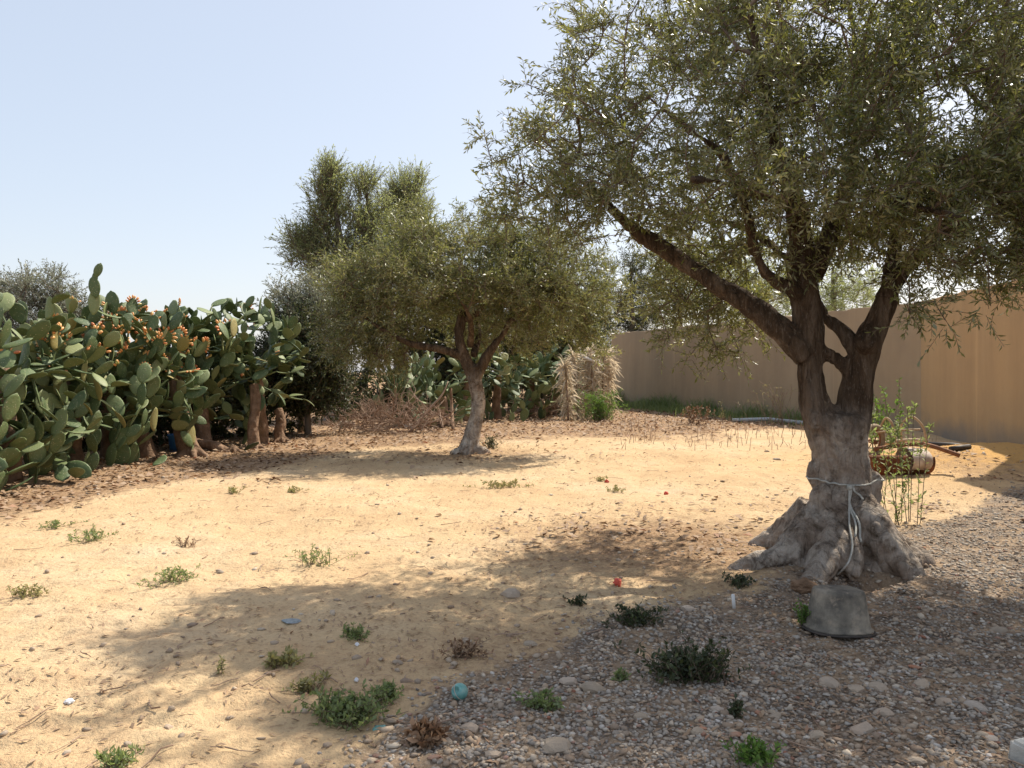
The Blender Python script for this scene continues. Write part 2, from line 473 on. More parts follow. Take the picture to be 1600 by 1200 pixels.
soil = b.ramp(n_mid, [(0.3, (0.22, 0.135, 0.078)), (0.55, (0.36, 0.235, 0.135)), (0.8, (0.46, 0.32, 0.19))])
soil = b.mix(b.ramp(n_fine, [(0.5, 0.0), (0.68, 0.7)]), soil, (0.13, 0.075, 0.045))
soil = b.mix(b.ramp(b.noise(75, 3, .6, v), [(0.60, 0.0), (0.68, 0.7)]), soil, (0.48, 0.35, 0.25))
jit = b.math('MULTIPLY', b.math('SUBTRACT', b.noise(6, 6, .7, v), 0.5), 1.1)
mk = b.ramp(b.math('ADD', b.attr('litter'), jit), [(0.30, 0.0), (0.72, 1.0)])
c = b.mix(mk, sand, soil)
vc = b.n('ShaderNodeTexVoronoi'); vc.inputs['Scale'].default_value = 62; b.l(v, vc.inputs['Vector'])
sep = b.n('ShaderNodeSeparateColor'); b.l(vc.outputs['Color'], sep.inputs[0])
grav = b.ramp(sep.outputs[0], [(0.0, (0.10, 0.085, 0.075)), (0.35, (0.20, 0.175, 0.15)), (0.7, (0.30, 0.25, 0.20)), (0.95, (0.42, 0.36, 0.30))])
gs = b.mix(b.ramp(vc.outputs['Distance'], [(0.35, 0.0), (0.6, 0.8)]), grav, (0.14, 0.095, 0.062))
gs = b.mix(b.ramp(n_mid, [(0.45, 0.0), (0.62, 0.85)]), gs, (0.36, 0.255, 0.165))
mg = b.ramp(b.math('ADD', b.attr('gravel'), jit), [(0.35, 0.0), (0.65, 1.0)])
c = b.mix(mg, c, gs)
hh = b.math('ADD', b.math('MULTIPLY', n_fine, 1.0), b.math('MULTIPLY', b.noise(11, 5, .65, v), 1.6))
nrm = b.bump(hh, 0.6, 0.04, b.bump(n_gran, 0.35, 0.006))
b.l(b.bsdf(c, 0.95, nrm, spec=0.1), out.inputs[0])
M_ground = m

# ------------------------------------------------------------------ ground
def axis(dense0, dense1, step, far0, far1, growth=1.06):
    a = list(np.arange(dense0, dense1, step))
    s = step; x = dense1; hi = []
    while x < far1:
        hi.append(x); s *= growth; x += s
    hi.append(far1)
    s = step; x = dense0 - step; lo = []
    while x > far0:
        lo.append(x); s *= growth; x -= s
    lo.append(far0)
    return np.array(lo[::-1] + a + hi)
xs = axis(-2.6, 4.2, 0.040, -500, 500, 1.055)
ys = axis(2.3, 6.2, 0.030, -300, 900, 1.028)
GX, GY = np.meshgrid(xs, ys)
gx, gy = GX.ravel(), GY.ravel()
def m_gravel(x, y):
    f = np.interp(x, [-1.6, -0.58, -0.31, .38, 1.64, 3.6, 6.2, 9], [1.4, 3.0, 3.9, 4.7, 5.75, 7.6, 9.9, 11])
    return smooth(-0.5, 0.55, f - y + 0.5 * fbm(x * 0.9, y * 0.9, seed=31)) * smooth(40, 25, np.hypot(x, y))
def m_litter(x, y):
    f = np.interp(x, [-14, -5, -4.4, -3.3, -1.3, 2.25, 7.9, 12], [6.5, 8.2, 11.2, 14.0, 16.6, 18.4, 21.0, 22])
    a = smooth(-1.5, 1.5, (y - f) * 0.7 + 1.5 * fbm(x * 0.7, y * 0.7, seed=41))
    t = np.exp(-(((x - 1.3) / 1.5) ** 2 + ((y - 6.9) / 1.6) ** 2)) * 0.85
    t2 = np.exp(-(((x - 0.2) / 1.4) ** 2 + ((y - 4.3) / 1.0) ** 2)) * 0.5
    t3 = np.exp(-(((x + 0.9) / 2.3) ** 2 + ((y - 14.6) / 1.6) ** 2)) * 0.6
    t4 = 0.5 * smooth(0.1, 0.6, fbm(x * 0.45, y * 0.45, seed=43))
    return np.maximum.reduce([a, t, t2, t3, t4])
def m_orange(x, y):
    return np.clip(bump_at(x, y, 7.6, 12.6, 1.9, 1.4) * 1.3, 0, 1)
iy, ix = np.meshgrid(np.arange(len(ys) - 1), np.arange(len(xs) - 1), indexing='ij')
w = len(xs)
a0 = (iy * w + ix).ravel()
F = np.stack([a0, a0 + 1, a0 + 1 + w, a0 + w], axis=1)
V = np.stack([gx, gy, gz(gx, gy)], axis=1)
ground = link('ground', mesh_arrays('ground', V, F, M_ground,
              {'gravel': ('POINT', m_gravel(gx, gy)), 'litter': ('POINT', m_litter(gx, gy)), 'orange': ('POINT', m_orange(gx, gy))}, True))
ground['kind'] = 'structure'

# ------------------------------------------------------------------ boundary wall and house
WA, WK, WB = Vector((4.53, 36.5, 0)), Vector((10.03, 19.6, 0)), Vector((9.16, 13.95, 0))
wd = (WK - WA); wl = wd.length; wang = math.atan2(wd.y, wd.x)
H = 3.2
prof = [(0.0, -0.4), (0.0, H - 0.012), (0.012, H), (0.188, H), (0.2, H - 0.012), (0.2, -0.4)]
def wall_section(p0, p1, n_, mat, ph):
    bm = bmesh.new(); nn = Vector((-(p1 - p0).y, (p1 - p0).x, 0)).normalized(); rows = []
    for k in range(n_ + 1):
        c_ = p0.lerp(p1, k / n_)
        dz = 0.014 * math.sin(k * 1.7 + ph) + 0.010 * math.sin(k * 3.9) + .012 * math.sin(k * .37)
        rows.append([bm.verts.new(c_ - p0 + nn * (t + 0.004 * math.sin(k * 2.3 + j)) + Vector((0, 0, z + (dz if z > 1 else 0)))) for j, (t, z) in enumerate(prof)])
    for a, b_ in zip(rows, rows[1:]):
        for j in range(len(prof) - 1):
            bm.faces.new((a[j], b_[j], b_[j + 1], a[j + 1]))
    bm.faces.new(rows[0]); bm.faces.new(list(reversed(rows[-1])))
    return link('garden_wall', bm_mesh('garden_wall', bm, mat, False), loc=p0)
wall = wall_section(WA, WK, 60, M_wall, 0)
wall2 = wall_section(WK + Vector((-.012, -.004, 0)), WB, 16, M_wall_bounce, 1.3)
tag(wall2, 'rendered wall section coming forward from the corner at the right, bounce light tinted into its tan', 'wall', kind='structure')
wall['kind'] = 'structure'
tag(wall, 'long greyish beige rendered boundary wall standing in shade behind the olive trees', 'wall', kind='structure')
# house at the right end of the wall, out of the frame: casts the sharp shade on the sand mound
house = empty('house', (9.42, 13.9, 0)); house['kind'] = 'structure'
tag(house, 'beige rendered two storey house at the near end of the boundary wall', 'house', kind='structure')
bm = bmesh.new(); box_bm(bm, (3.2, -5.0, 2.75), (6.4, 10.0, 6.3), bevel=0.02); link('wall', bm_mesh('house_wall', bm, M_wall, False), house)
bm = bmesh.new(); box_bm(bm, (3.2, -5.0, 5.98), (6.7, 10.3, 0.16), bevel=0.02); bm_a = bmesh.new(); box_bm(bm_a, (2.4, 1.15, 2.45), (3.2, 2.7, 5.7), bevel=0.02); link('wall', bm_mesh('shade_annex_wall', bm_a, M_wall, False), house)  # unseen annex, added to carry the house shade farther back
link('roof', bm_mesh('house_roof', bm, M_concrete, False), house)
for wy in (-2.6, -6.4):
    for wz in (1.5, 4.3):
        bm = bmesh.new()
        for (cy, cz, sy, sz) in ((0, .56, 1.1, .08), (0, -.56, 1.1, .08), (.51, 0, .08, 1.04), (-.51, 0, .08, 1.04), (0, 0, .05, 1.04)):
            box_bm(bm, (-0.02, wy + cy, wz + cz), (0.06, sy, sz))
        wf = link('window', bm_mesh('window_frame', bm, M_white, False), house)
        bm = bmesh.new(); box_bm(bm, (-0.006, wy, wz), (0.01, 0.94, 1.04)); link('pane', bm_mesh('window_pane', bm, M_blackpipe, False), wf)

# ------------------------------------------------------------------ trees
def remesh_union(name, tubes, voxel, mat, disp=None, smooth_it=2, origin=(0, 0, 0), ridges=True, spheres=()):
    """tubes: list of (points, radii); fused into one skin"""
    bm = bmesh.new()
    o3 = Vector(origin)
    for pts, rad in tubes:
        tube_bm(bm, [Vector(p) - o3 for p in pts], rad, 12)
    for c_, r_, sc in spheres:
        bmesh.ops.create_icosphere(bm, subdivisions=3, radius=r_, matrix=Matrix.Translation(Vector(c_) - o3) @ Matrix.Diagonal((*sc, 1)))
    bmesh.ops.recalc_face_normals(bm, faces=bm.faces[:])
    me = bpy.data.meshes.new('tmp'); bm.to_mesh(me); bm.free()
    ob = bpy.data.objects.new('tmp', me); col.objects.link(ob)
    md = ob.modifiers.new('r', 'REMESH'); md.mode = 'VOXEL'; md.voxel_size = voxel
    ms = ob.modifiers.new('s', 'SMOOTH'); ms.iterations = smooth_it; ms.factor = 0.6
    dg = bpy.context.evaluated_depsgraph_get()
    ev = ob.evaluated_get(dg)
    me2 = bpy.data.meshes.new_from_object(ev)
    bpy.data.objects.remove(ob); bpy.data.meshes.remove(me)
    n = len(me2.vertices)
    co = np.zeros(n * 3, np.float32); me2.vertices.foreach_get('co', co); co = co.reshape(-1, 3).astype(float)
    no = np.zeros(n * 3, np.float32); me2.vertex_normals.foreach_get('vector', no); no = no.reshape(-1, 3)
    if disp:
        x, y, z = co.T
        d = disp * (fbm(x * 5, y * 5, z * 2.2, seed=3, oct=3) + 0.6 * fbm(x * 14, y * 14, z * 5, seed=8, oct=3))
        if ridges: d = d - disp * 0.8 * np.clip(0.16 - np.abs(noise(x * 8, y * 8, z * 1.6, seed=15)), 0, 1) * 4
        co = co + no * d[:, None]
        me2.vertices.foreach_set('co', co.astype(np.float32).ravel()); me2.update()
    me2.name = name
    me2.materials.clear(); me2.materials.append(mat)
    me2.polygons.foreach_set('use_smooth', np.ones(len(me2.polygons), bool))
    return me2

def sample_ellipsoids(ells, n, rng, shell=0.5, gap=0.9, gap_scale=0.9, minz=None):
    """crown points, denser towards the outside, with clumps and gaps"""
    vol = np.array([e[1][0] * e[1][1] * e[1][2] * (e[2] if len(e) > 2 else 1) for e in ells]); pr = vol / vol.sum()
    out = []
    while len(out) < n:
        e = ells[rng.choice(len(ells), p=pr)]
        u = rng.normal(size=3); u /= np.linalg.norm(u)
        r = rng.random() ** shell
        p = np.array(e[0]) + u * r * np.array(e[1])
        nv = float(noise(np.array([p[0] / gap_scale]), np.array([p[1] / gap_scale]), p[2] / gap_scale, seed=77)[0])
        if nv < -1 + gap * rng.random() * 1.4 and rng.random() < 0.8: continue
        if minz is not None and p[2] < minz: continue
        out.append(p)
    return np.array(out)

def grow(skel_pts, targets, step, rng, jitter=0.10, up=0.0):
    """connect every target to the nearest branch; returns nodes, parents, tip index per target"""
    pos = [np.array(p, float) for p in skel_pts]; par = [-1] * len(pos)
    base_n = len(pos)
    cap = len(targets) * 14 + base_n
    A = np.zeros((cap, 3)); A[:base_n] = np.array(pos); n = base_n
    D0 = np.min(np.linalg.norm(targets[:, None, :] - A[None, :base_n], axis=2), axis=1)
    tips = [None] * len(targets)
    par = np.full(cap, -1, int)
    for ti in np.argsort(D0):
        t = targets[ti]
        d = np.linalg.norm(A[:n] - t, axis=1)
        i = int(np.argmin(d)); L = d[i]
        k = max(1, int(L / step)); p0 = A[i].copy()
        bend = rng.normal(size=3) * 0.16 * L; bend[2] += up * L
        prev = i
        for s in range(1, k + 1):
            if n >= cap: break
            f = s / k
            p = p0 + (t - p0) * f + bend * math.sin(f * math.pi) + (rng.normal(size=3) * jitter * step if s < k else 0)
            A[n] = p; par[n] = prev; prev = n; n += 1
        tips[ti] = prev
    return A[:n], par[:n], np.array(tips), base_n

def branch_mesh(name, A, par, base_n, mat, r_tip=0.0035, power=0.46, r_max=0.06, sides=5):
    n = len(A); cnt = np.ones(n)
    for i in range(n - 1, base_n - 1, -1):
        if par[i] >= base_n: cnt[par[i]] += cnt[i]
    cnt = cnt / 3.0 + 0.7
    rad = np.minimum(r_tip * cnt ** power, r_max)
    idx = np.arange(base_n, n)
    p = par[idx]
    r0 = np.where(p >= base_n, rad[p], rad[idx] * 1.2)
    V, F = frusta(A[p], A[idx], r0, rad[idx], sides)
    return mesh_arrays(name, V, F, mat, smooth_shade=True)

def twigs_and_leaves(tips, center, rng, n_tw=7, tw_len=(0.18, 0.38), n_leaf=14, leaf=(0.045, 0.065), width=0.22, droop=0.0, outward=0.8, up=0.25, spread=0.9, angle=0.75):
    m = len(tips)
    T = np.repeat(tips, n_tw, axis=0)
    out = T - center; out /= np.linalg.norm(out, axis=1, keepdims=True) + 1e-6
    d = rng.normal(size=T.shape) * spread + out * outward + np.array([0, 0, up])
    d /= np.linalg.norm(d, axis=1, keepdims=True)
    L = rng.uniform(*tw_len, len(T))[:, None]
    s0 = T + rng.normal(size=T.shape) * 0.03
    d2 = d + rng.normal(size=T.shape) * 0.25 + np.array([0, 0, -droop]); d2 /= np.linalg.norm(d2, axis=1, keepdims=True)
    s1 = s0 + d * L * 0.5; s2 = s1 + d2 * L * 0.5
    seg0 = np.concatenate([s0, s1]); seg1 = np.concatenate([s1, s2])
    # leaves
    k = n_leaf
    f = (np.arange(k) // 2 + 0.7) / (k / 2) ; f = np.clip(f, 0, 1.0)
    f = f[None, :, None] + rng.normal(size=(len(T), k, 1)) * 0.03
    base = np.where(f < 0.5, s0[:, None] + (s1 - s0)[:, None] * (f * 2), s1[:, None] + (s2 - s1)[:, None] * (f * 2 - 1))
    ax = np.where(f < 0.5, d[:, None], d2[:, None])
    side = rng.normal(size=(len(T), k, 3)); side -= ax * (side * ax).sum(2, keepdims=True)
    side /= np.linalg.norm(side, axis=2, keepdims=True) + 1e-6
    side[:, 1::2] = -side[:, 0::2][:, :side[:, 1::2].shape[1]] + rng.normal(size=side[:, 1::2].shape) * 0.2
    ld = ax * math.cos(angle) + side * math.sin(angle) + np.array([0, 0, -droop * 1.4]) + rng.normal(size=side.shape) * 0.12
    ld /= np.linalg.norm(ld, axis=2, keepdims=True)
    base = base.reshape(-1, 3); ld = ld.reshape(-1, 3); ax = np.broadcast_to(ax, (len(T), k, 3)).reshape(-1, 3)
    N = len(base)
    ll = rng.uniform(*leaf, N)[:, None]
    wv = np.cross(ld, ax + rng.normal(size=(N, 3)) * 0.35); wv /= np.linalg.norm(wv, axis=1, keepdims=True) + 1e-6
    nv = np.cross(wv, ld)
    w_ = ll * width * rng.uniform(0.8, 1.2, (N, 1))
    v0 = base; v2 = base + ld * ll + nv * ll * rng.uniform(-0.12, 0.12, (N, 1))
    mid = base + ld * ll * 0.5 + nv * ll * 0.05
    v1 = mid + wv * w_ * 0.5 + nv * w_ * 0.15; v3 = mid - wv * w_ * 0.5 + nv * w_ * 0.15
    V = np.stack([v0, v1, v2, v3], axis=1).reshape(-1, 3)
    F = np.arange(N * 4).reshape(N, 4)
    return seg0, seg1, V, F, N

def leaf_rnd(V, N, rng, spread=0.5, seed=5, scale=0.8):
    c_ = V.reshape(N, 4, 3)[:, 0]
    return np.clip(0.5 + 0.42 * noise(c_[:, 0] / scale, c_[:, 1] / scale, c_[:, 2] / scale, seed=seed) + rng.normal(size=N) * spread * 0.60, 0, 0.955) + (rng.random(N) < 0.0012) * 0.045

def add_foliage(root, origin, A, par, tips, base_n, center, rng, leafmat, tp, r_tip=0.0035, twig_r=0.0022, r_max=0.06, power=.46, scale=.8):
    o = np.array(origin)
    me = branch_mesh('branches', A - o, par, base_n, M_twig, r_tip=r_tip, r_max=r_max, power=power)
    b_ = link('branches', me, root); b_['kind'] = 'stuff'
    s0, s1, V, F, N = twigs_and_leaves(A[tips], np.array(center), rng, **tp)
    if twig_r >= .004:
        h_ = len(s0) // 2; s0, s1 = s0[:h_], s1[h_:]
    TV, TF = frusta(s0 - o, s1 - o, np.full(len(s0), twig_r), np.full(len(s0), twig_r * 0.7), 3)
    t_ = link('twigs', mesh_arrays('twigs', TV, TF, M_twig), root); t_['kind'] = 'stuff'
    l_ = link('foliage', mesh_arrays('foliage', V - o, F, leafmat, {'rnd': ('FACE', leaf_rnd(V, N, rng, scale=scale))}), root)
    l_['kind'] = 'stuff'
    return N

def path(pts, rads, sub=4):
    c_ = catmull(pts, sub)
    r = np.interp(np.linspace(0, len(pts) - 1, len(c_)), range(len(pts)), rads)
    return c_, list(r)

# --- the big olive
D = 6.42
base = Vector((TX, TY, gz1(TX, TY) - 0.07))
big = empty('olive_tree', base)
tag(big, 'large old olive tree with thick forked limewashed trunk and rope round it', 'olive tree')
tubes = []
tr = [P(1315, 900, D), P(1316, 850, D), P(1316, 800, D), P(1316, 740, D), P(1314, 690, D), P(1309, 665, D), P(1306, 645, D)]
tubes.append(path(tr, [0.44, 0.34, 0.26, 0.222, 0.215, 0.235, 0.20]))
# left stem / right stem
ls = [P(1296, 690, D), P(1276, 640, D), P(1267, 595, D + .02), P(1263, 520, D + .05), P(1258, 450, D + .08), P(1250, 400, D + .1)]
tubes.append(path(ls, [0.15, 0.135, 0.112, 0.122, 0.125, 0.10]))
rs = [P(1325, 690, D), P(1334, 640, D), P(1340, 597, D - .02), P(1352, 545, D - .05), P(1374, 500, D - .08), P(1388, 462, D - .1)]
tubes.append(path(rs, [0.16, 0.148, 0.128, 0.12, 0.092, 0.085]))
tubes.append(path([P(1264, 540, D), P(1295, 554, D), P(1332, 582, D)], [0.07, 0.05, 0.07]))
# buttress roots: (list of px,py,d), radii
def root(pts, rads):
    tubes.append(path(pts, rads))
def TW(dx, dy, z): return Vector((TX + dx, TY + dy, base.z + z))
root([P(1295, 800, D - .12), TW(-.26, -.22, .30), TW(-.50, -.36, .13), TW(-.78, -.40, .06), TW(-1.0, -.42, -.03)], [0.15, 0.14, 0.10, 0.07, 0.04])
root([P(1300, 800, D - .12), TW(-.12, -.34, .26), TW(-.28, -.56, .10), TW(-.45, -.74, .0), TW(-.6, -.8, -.08)], [0.14, 0.14, 0.11, 0.08, 0.05])
root([P(1318, 800, D - .12), TW(-.03, -.34, .26), TW(-.05, -.50, .12), TW(-.08, -.62, .0)], [0.13, 0.12, 0.09, 0.05])
root([P(1335, 790, D - .1), TW(.20, -.34, .30), TW(.30, -.48, .12), TW(.36, -.60, .03), TW(.40, -.68, -.07)], [0.15, 0.16, 0.13, 0.10, 0.06])
root([P(1345, 800, D - .05), TW(.28, -.16, .26), TW(.42, -.28, .12), TW(.54, -.36, .05), TW(.62, -.40, -.08)], [0.13, 0.15, 0.13, 0.10, 0.06])
root([P(1350, 780, D), TW(.32, .05, .28), TW(.46, .10, .12), TW(.6, .14, -.02)], [0.10, 0.10, 0.08, 0.06])
root([TW(0, .1, .4), TW(.1, .35, .15), TW(.2, .6, -.05)], [0.16, 0.14, 0.08])
root([TW(-.1, .1, .4), TW(-.35, .25, .12), TW(-.6, .4, -.05)], [0.16, 0.12, 0.07])
sph = [(TW(-.02, -.06, .12), 0.37, (1.0, .95, .85)), (TW(-.26, -.26, .0), 0.28, (1.15, .9, .6)), (TW(.24, -.26, .0), 0.27, (1.2, .9, .6)), (P(1271, 742, D), 0.075, (1, 1, 1.5)), (P(1362, 752, D - .05), 0.07, (1, 1, 1.4)), (P(1358, 775, D), 0.09, (1, 1, 1.2)), (P(1275, 655, D - .1), 0.07, (1, 1, 1.4)),
       (P(1335, 700, D - .16), 0.09, (1, .8, 2)), (TW(.34, -.46, .10), 0.13, (1.1, 1, .8)), (P(1285, 778, D - .18), .09, (1.2, .8, 1.3))]
trunk = link('trunk', remesh_union('trunk', tubes, 0.020, M_bark, 0.034, 3, base, spheres=sph), big)
# long limbs, each its own part
skel = []
def limb(root_o, origin, pts, rads, voxel=0.017, disp=0.026, mat=M_limb, nm='limb'):
    c_, r = path(pts, rads, 5)
    me = remesh_union(nm, [(c_, r)], voxel, mat, disp, 1, origin)
    o = link(nm, me, root_o)
    skel.extend(c_[3:])
    return o
skel.extend(path(ls, [1] * 6)[0][-5:]); skel.extend(path(rs, [1] * 6)[0][-5:])
limb(big, base, [P(1262, 560, D), P(1228, 522, D + .05), P(1180, 482, D + .15), P(1118, 445, D + .25), P(1062, 405, D + .35), P(1012, 374, D + .4), P(975, 345, D + .4), P(930, 300, D + .3), P(880, 262, D + .1)],
     [0.115, 0.108, 0.092, 0.082, 0.074, 0.064, 0.040, 0.028, 0.014])
limb(big, base, [P(1252, 420, D + .1), P(1250, 370, D + .1), P(1236, 300, D - .1), P(1210, 210, D - .3), P(1190, 110, D - .4), P(1170, 10, D - .5)], [0.11, 0.095, 0.07, 0.05, 0.035, 0.018])
limb(big, base, [P(1268, 430, D + .1), P(1300, 360, D + .3), P(1330, 260, D + .5), P(1340, 150, D + .6), P(1330, 30, D + .7)], [0.095, 0.075, 0.05, 0.035, 0.02])
limb(big, base, [P(1250, 462, D + .02), P(1222, 446, D - .05), P(1194, 424, D - .1), P(1180, 392, D - .15), P(1165, 330, D - .3), P(1130, 245, D - .5), P(1080, 205, D - .7), P(1010, 150, D - .8)], [0.07, 0.055, 0.045, 0.042, 0.038, 0.034, 0.026, 0.014])
limb(big, base, [P(1345, 562, D - .05), P(1320, 522, D + .02), P(1288, 495, D + .15), P(1262, 455, D + .4), P(1225, 400, D + .8), P(1150, 350, D + 1.3), P(1080, 350, D + 1.8)], [0.08, 0.062, 0.055, 0.048, 0.040, 0.026, 0.014])
limb(big, base, [P(1384, 470, D - .1), P(1402, 436, D - .1), P(1440, 395, D - .2), P(1475, 355, D - .3), P(1520, 300, D - .4), P(1575, 230, D - .4)], [0.09, 0.072, 0.055, 0.042, 0.028, 0.014])
limb(big, base, [P(1392, 450, D - .1), P(1398, 380, D + .3), P(1420, 280, D + .7), P(1440, 160, D + 1.0), P(1430, 40, D + 1.1)], [0.075, 0.06, 0.042, 0.03, 0.016])
limb(big, base, [P(1250, 330, D), P(1150, 290, D - .9), P(1080, 280, D - 1.4)], [0.05, 0.032, 0.015])
limb(big, base, [P(1360, 300, D), P(1420, 320, D - .9), P(1500, 340, D - 1.5)], [0.05, 0.032, 0.015])
# sawn stub on the right stem
bm = bmesh.new(); st0 = P(1356, 548, D - .05) - base; st1 = P(1352, 530, D - .26) - base
tube_bm(bm, [st0, st0.lerp(st1, .6), st1], [0.085, 0.08, 0.075], 12)
link('sawn_stub', bm_mesh('sawn_stub', bm, M_limb), big)
rng = np.random.default_rng(5)
ells = [((2.35, 6.45, 3.85), (2.35, 1.75, 1.65), 1.0), ((0.95, 6.5, 3.55), (1.25, 1.15, 1.25), 1.1), ((0.75, 6.5, 2.75), (0.85, .9, .5), 0.8),
        ((1.75, 7.9, 2.62), (1.15, 1.2, 0.85), 0.95), ((3.75, 6.1, 3.15), (1.35, 1.5, 1.15), 1.1), ((2.2, 6.6, 4.9), (1.9, 1.8, 0.9), .7), ((1.85, 7.4, 2.05), (.6, .4, .55), 2.2), ((3.1, 5.5, 2.25), (0.55, .5, .55), 2.5), ((.10, 6.5, 3.0), (.48, .6, .5), 1.8), ((.35, 6.4, 4.2), (.6, .7, .5), 1.2), ((2.4, 5.3, 2.95), (1.5, .55, .55), 1.6), ((3.9, 5.7, 2.7), (1.0, .7, .5), 1.8), ((2.9, 6.6, 2.75), (1.3, 1.2, .6), 1.0)]
tg = sample_ellipsoids(ells, 2250, rng, shell=0.5, gap=1.4, gap_scale=.62)
# keep the trunk and fork free of leaves and open the sky gap by the long limb
def pxs(p): return 800 + p[:, 0] / p[:, 1] * 1250, 580 - (p[:, 2] - CAM_H) / p[:, 1] * 1250
def keep_big(p):
    X, Y = pxs(p)
    k = ~((X > 1205) & (X < 1400) & (Y > 425) & (p[:, 1] < 6.9))
    k &= ~((X > 1000) & (X < 1240) & (Y > 345 + (X - 1000) * .36) & (p[:, 1] < 6.75) )
    k &= ~((X < 1010) & (Y > 395))
    k &= ~((X > 925) & (X < 1025) & (Y > 340) & (RNG.random(len(p)) < 0.75))
    k &= ~((X > 1500) & (Y > 500)) & ~((X > 1430) & (X < 1530) & (Y > 120) & (Y < 235) & (RNG.random(len(p)) < .8))
    k &= ~((X > 1180) & (X < 1400) & (Y > 400) & (p[:, 1] > 6.9) & (RNG.random(len(p)) < 0.55))
    k &= p[:, 1] > 4.1
    k &= ~((p[:, 2] > 3.85) & (p[:, 0] < .45))
    sx_, sy_ = p[:, 0] - .573 * p[:, 2], p[:, 1] - .573 * p[:, 2]      # thinned by where its shadow lands, to let sun onto the left foreground
    k &= ~((sx_ < -1.0) & (sy_ < 4.1) & (RNG.random(len(p)) < .88))
    k &= ~((sx_ < .2) & (sy_ < 3.4) & (RNG.random(len(p)) < .5))
    return k
tg = tg[keep_big(tg)]
A, par, tips, bn = grow([list(p) for p in skel], tg, 0.16, rng)
nl = add_foliage(big, base, A, par, tips, bn, (2.3, 6.4, 3.0), rng, M_olive,
            dict(n_tw=7, tw_len=(0.13, 0.30), n_leaf=12, leaf=(0.040, 0.068), width=0.25, droop=0.05, outward=0.55, up=0.2))
print('big olive leaves', nl, 'clusters', len(tg))

# rope round the trunk, resting on it
from mathutils.bvhtree import BVHTree
def bvh_of(o):
    me = o.data
    return BVHTree.FromPolygons([v.co.copy() for v in me.vertices], [tuple(p.vertices) for p in me.polygons])
bv = bvh_of(trunk)
ropeo = empty('rope', base)
tag(ropeo, 'pale thin rope tied round the limewashed olive trunk with ends hanging down', 'rope')
def on_trunk(ang, z, off=0.010):
    c0 = Vector((P(1316, 745, D).x - base.x, 0, z))
    d_ = Vector((math.sin(ang), -math.cos(ang), 0))
    hit = bv.ray_cast(c0 + d_ * 1.5, -d_)
    if hit[0] is None: return c0 + d_ * 0.27
    return hit[0] + d_ * off
z0 = P(1316, 745, D).z - base.z
loop = [on_trunk(a * math.tau / 40, z0 - 0.035 * math.cos(a * math.tau / 40) * 1.0 + 0.004 * math.sin(a * 3)) for a in range(41)]
bm = bmesh.new(); tube_bm(bm, loop, 0.0075, 6); link('rope_loop', bm_mesh('rope_loop', bm, M_rope), ropeo)
for (a0_, a1_, zl, r_) in ((-.22, -.26, -.62, .0075), (-.20, -.10, -.38, .009), (-.12, .14, -.10, .008), (-.16, -.20, -.34, .008)):
    pts = []
    for i in range(12):
        f = i / 11
        ang = a0_ + (a1_ - a0_) * f + 0.035 * math.sin(f * 9 + r_ * 900)
        if r_ == .0075: ang -= 0.5 * max(0, f - .6)
        pts.append(on_trunk(ang, z0 - 0.035 + zl * f, 0.012 + .02 * f))
    bm = bmesh.new(); tube_bm(bm, catmull(pts, 2), r_, 6); link('rope_end', bm_mesh('rope_end', bm, M_rope), ropeo)
kp = on_trunk(-.18, z0 - .05, .012)
bm = bmesh.new(); bmesh.ops.create_icosphere(bm, subdivisions=2, radius=0.024, matrix=Matrix.Translation(kp)); link('knot', bm_mesh('knot', bm, M_rope), ropeo)

# --- second olive
skel = []
D2 = 14.9
b2 = G(735, 708); D2 = b2.y
b2.z -= 0.02
t2 = empty('olive_tree', b2)
tag(t2, 'smaller olive tree with single pale crooked trunk in front of the cacti', 'olive tree')
tubes = [path([P(728, 712, D2), P(735, 690, D2), P(744, 655, D2), P(748, 625, D2), P(742, 595, D2), P(738, 572, D2)], [0.22, 0.18, 0.14, 0.135, 0.15, 0.14]),
         path([P(739, 590, D2), P(727, 560, D2), P(718, 530, D2), P(722, 490, D2 + .1)], [0.13, 0.12, 0.095, 0.08]),
         path([P(745, 590, D2), P(756, 565, D2), P(772, 540, D2), P(790, 520, D2 - .1)], [0.11, 0.10, 0.08, 0.06]),
         path([P(735, 700, D2), P(705, 712, D2 - .15)], [0.15, 0.08]), path([P(735, 700, D2), P(765, 711, D2 - .1)], [0.15, 0.08])]
trunk2 = link('trunk', remesh_union('trunk', tubes, 0.028, M_bark2, 0.035, 2, b2), t2)
for pts, rads in (
    ([P(722, 556, D2), P(690, 546, D2 - .1), P(655, 540, D2 - .2), P(632, 533, D2 - .3), P(590, 510, D2 - .4), P(550, 480, D2 - .4)], [0.10, 0.075, 0.065, 0.055, 0.035, 0.018]),
    ([P(720, 505, D2 + .1), P(724, 480, D2 + .2), P(700, 440, D2 + .3), P(680, 390, D2 + .3)], [0.09, 0.07, 0.045, 0.02]),
    ([P(724, 500, D2 + .1), P(750, 485, D2), P(765, 440, D2 - .2), P(770, 390, D2 - .2)], [0.07, 0.055, 0.04, 0.02]),
    ([P(786, 524, D2 - .1), P(800, 500, D2 - .2), P(845, 470, D2 - .3), P(890, 450, D2 - .2)], [0.065, 0.055, 0.035, 0.018]),
    ([P(740, 555, D2 + .1), P(748, 520, D2 + .7), P(740, 480, D2 + 1.3)], [0.08, 0.06, 0.03]),
    ([P(735, 540, D2), P(735, 500, D2 - .8), P(720, 470, D2 - 1.4)], [0.07, 0.05, 0.02])):
    limb(t2, b2, pts, rads, 0.024, 0.014)
rng = np.random.default_rng(8)
def E(px, py, d, rx, ry, rz, w_=1.0):
    p = P(px, py, d); return ((p.x, p.y, p.z), (rx, ry, rz), w_)
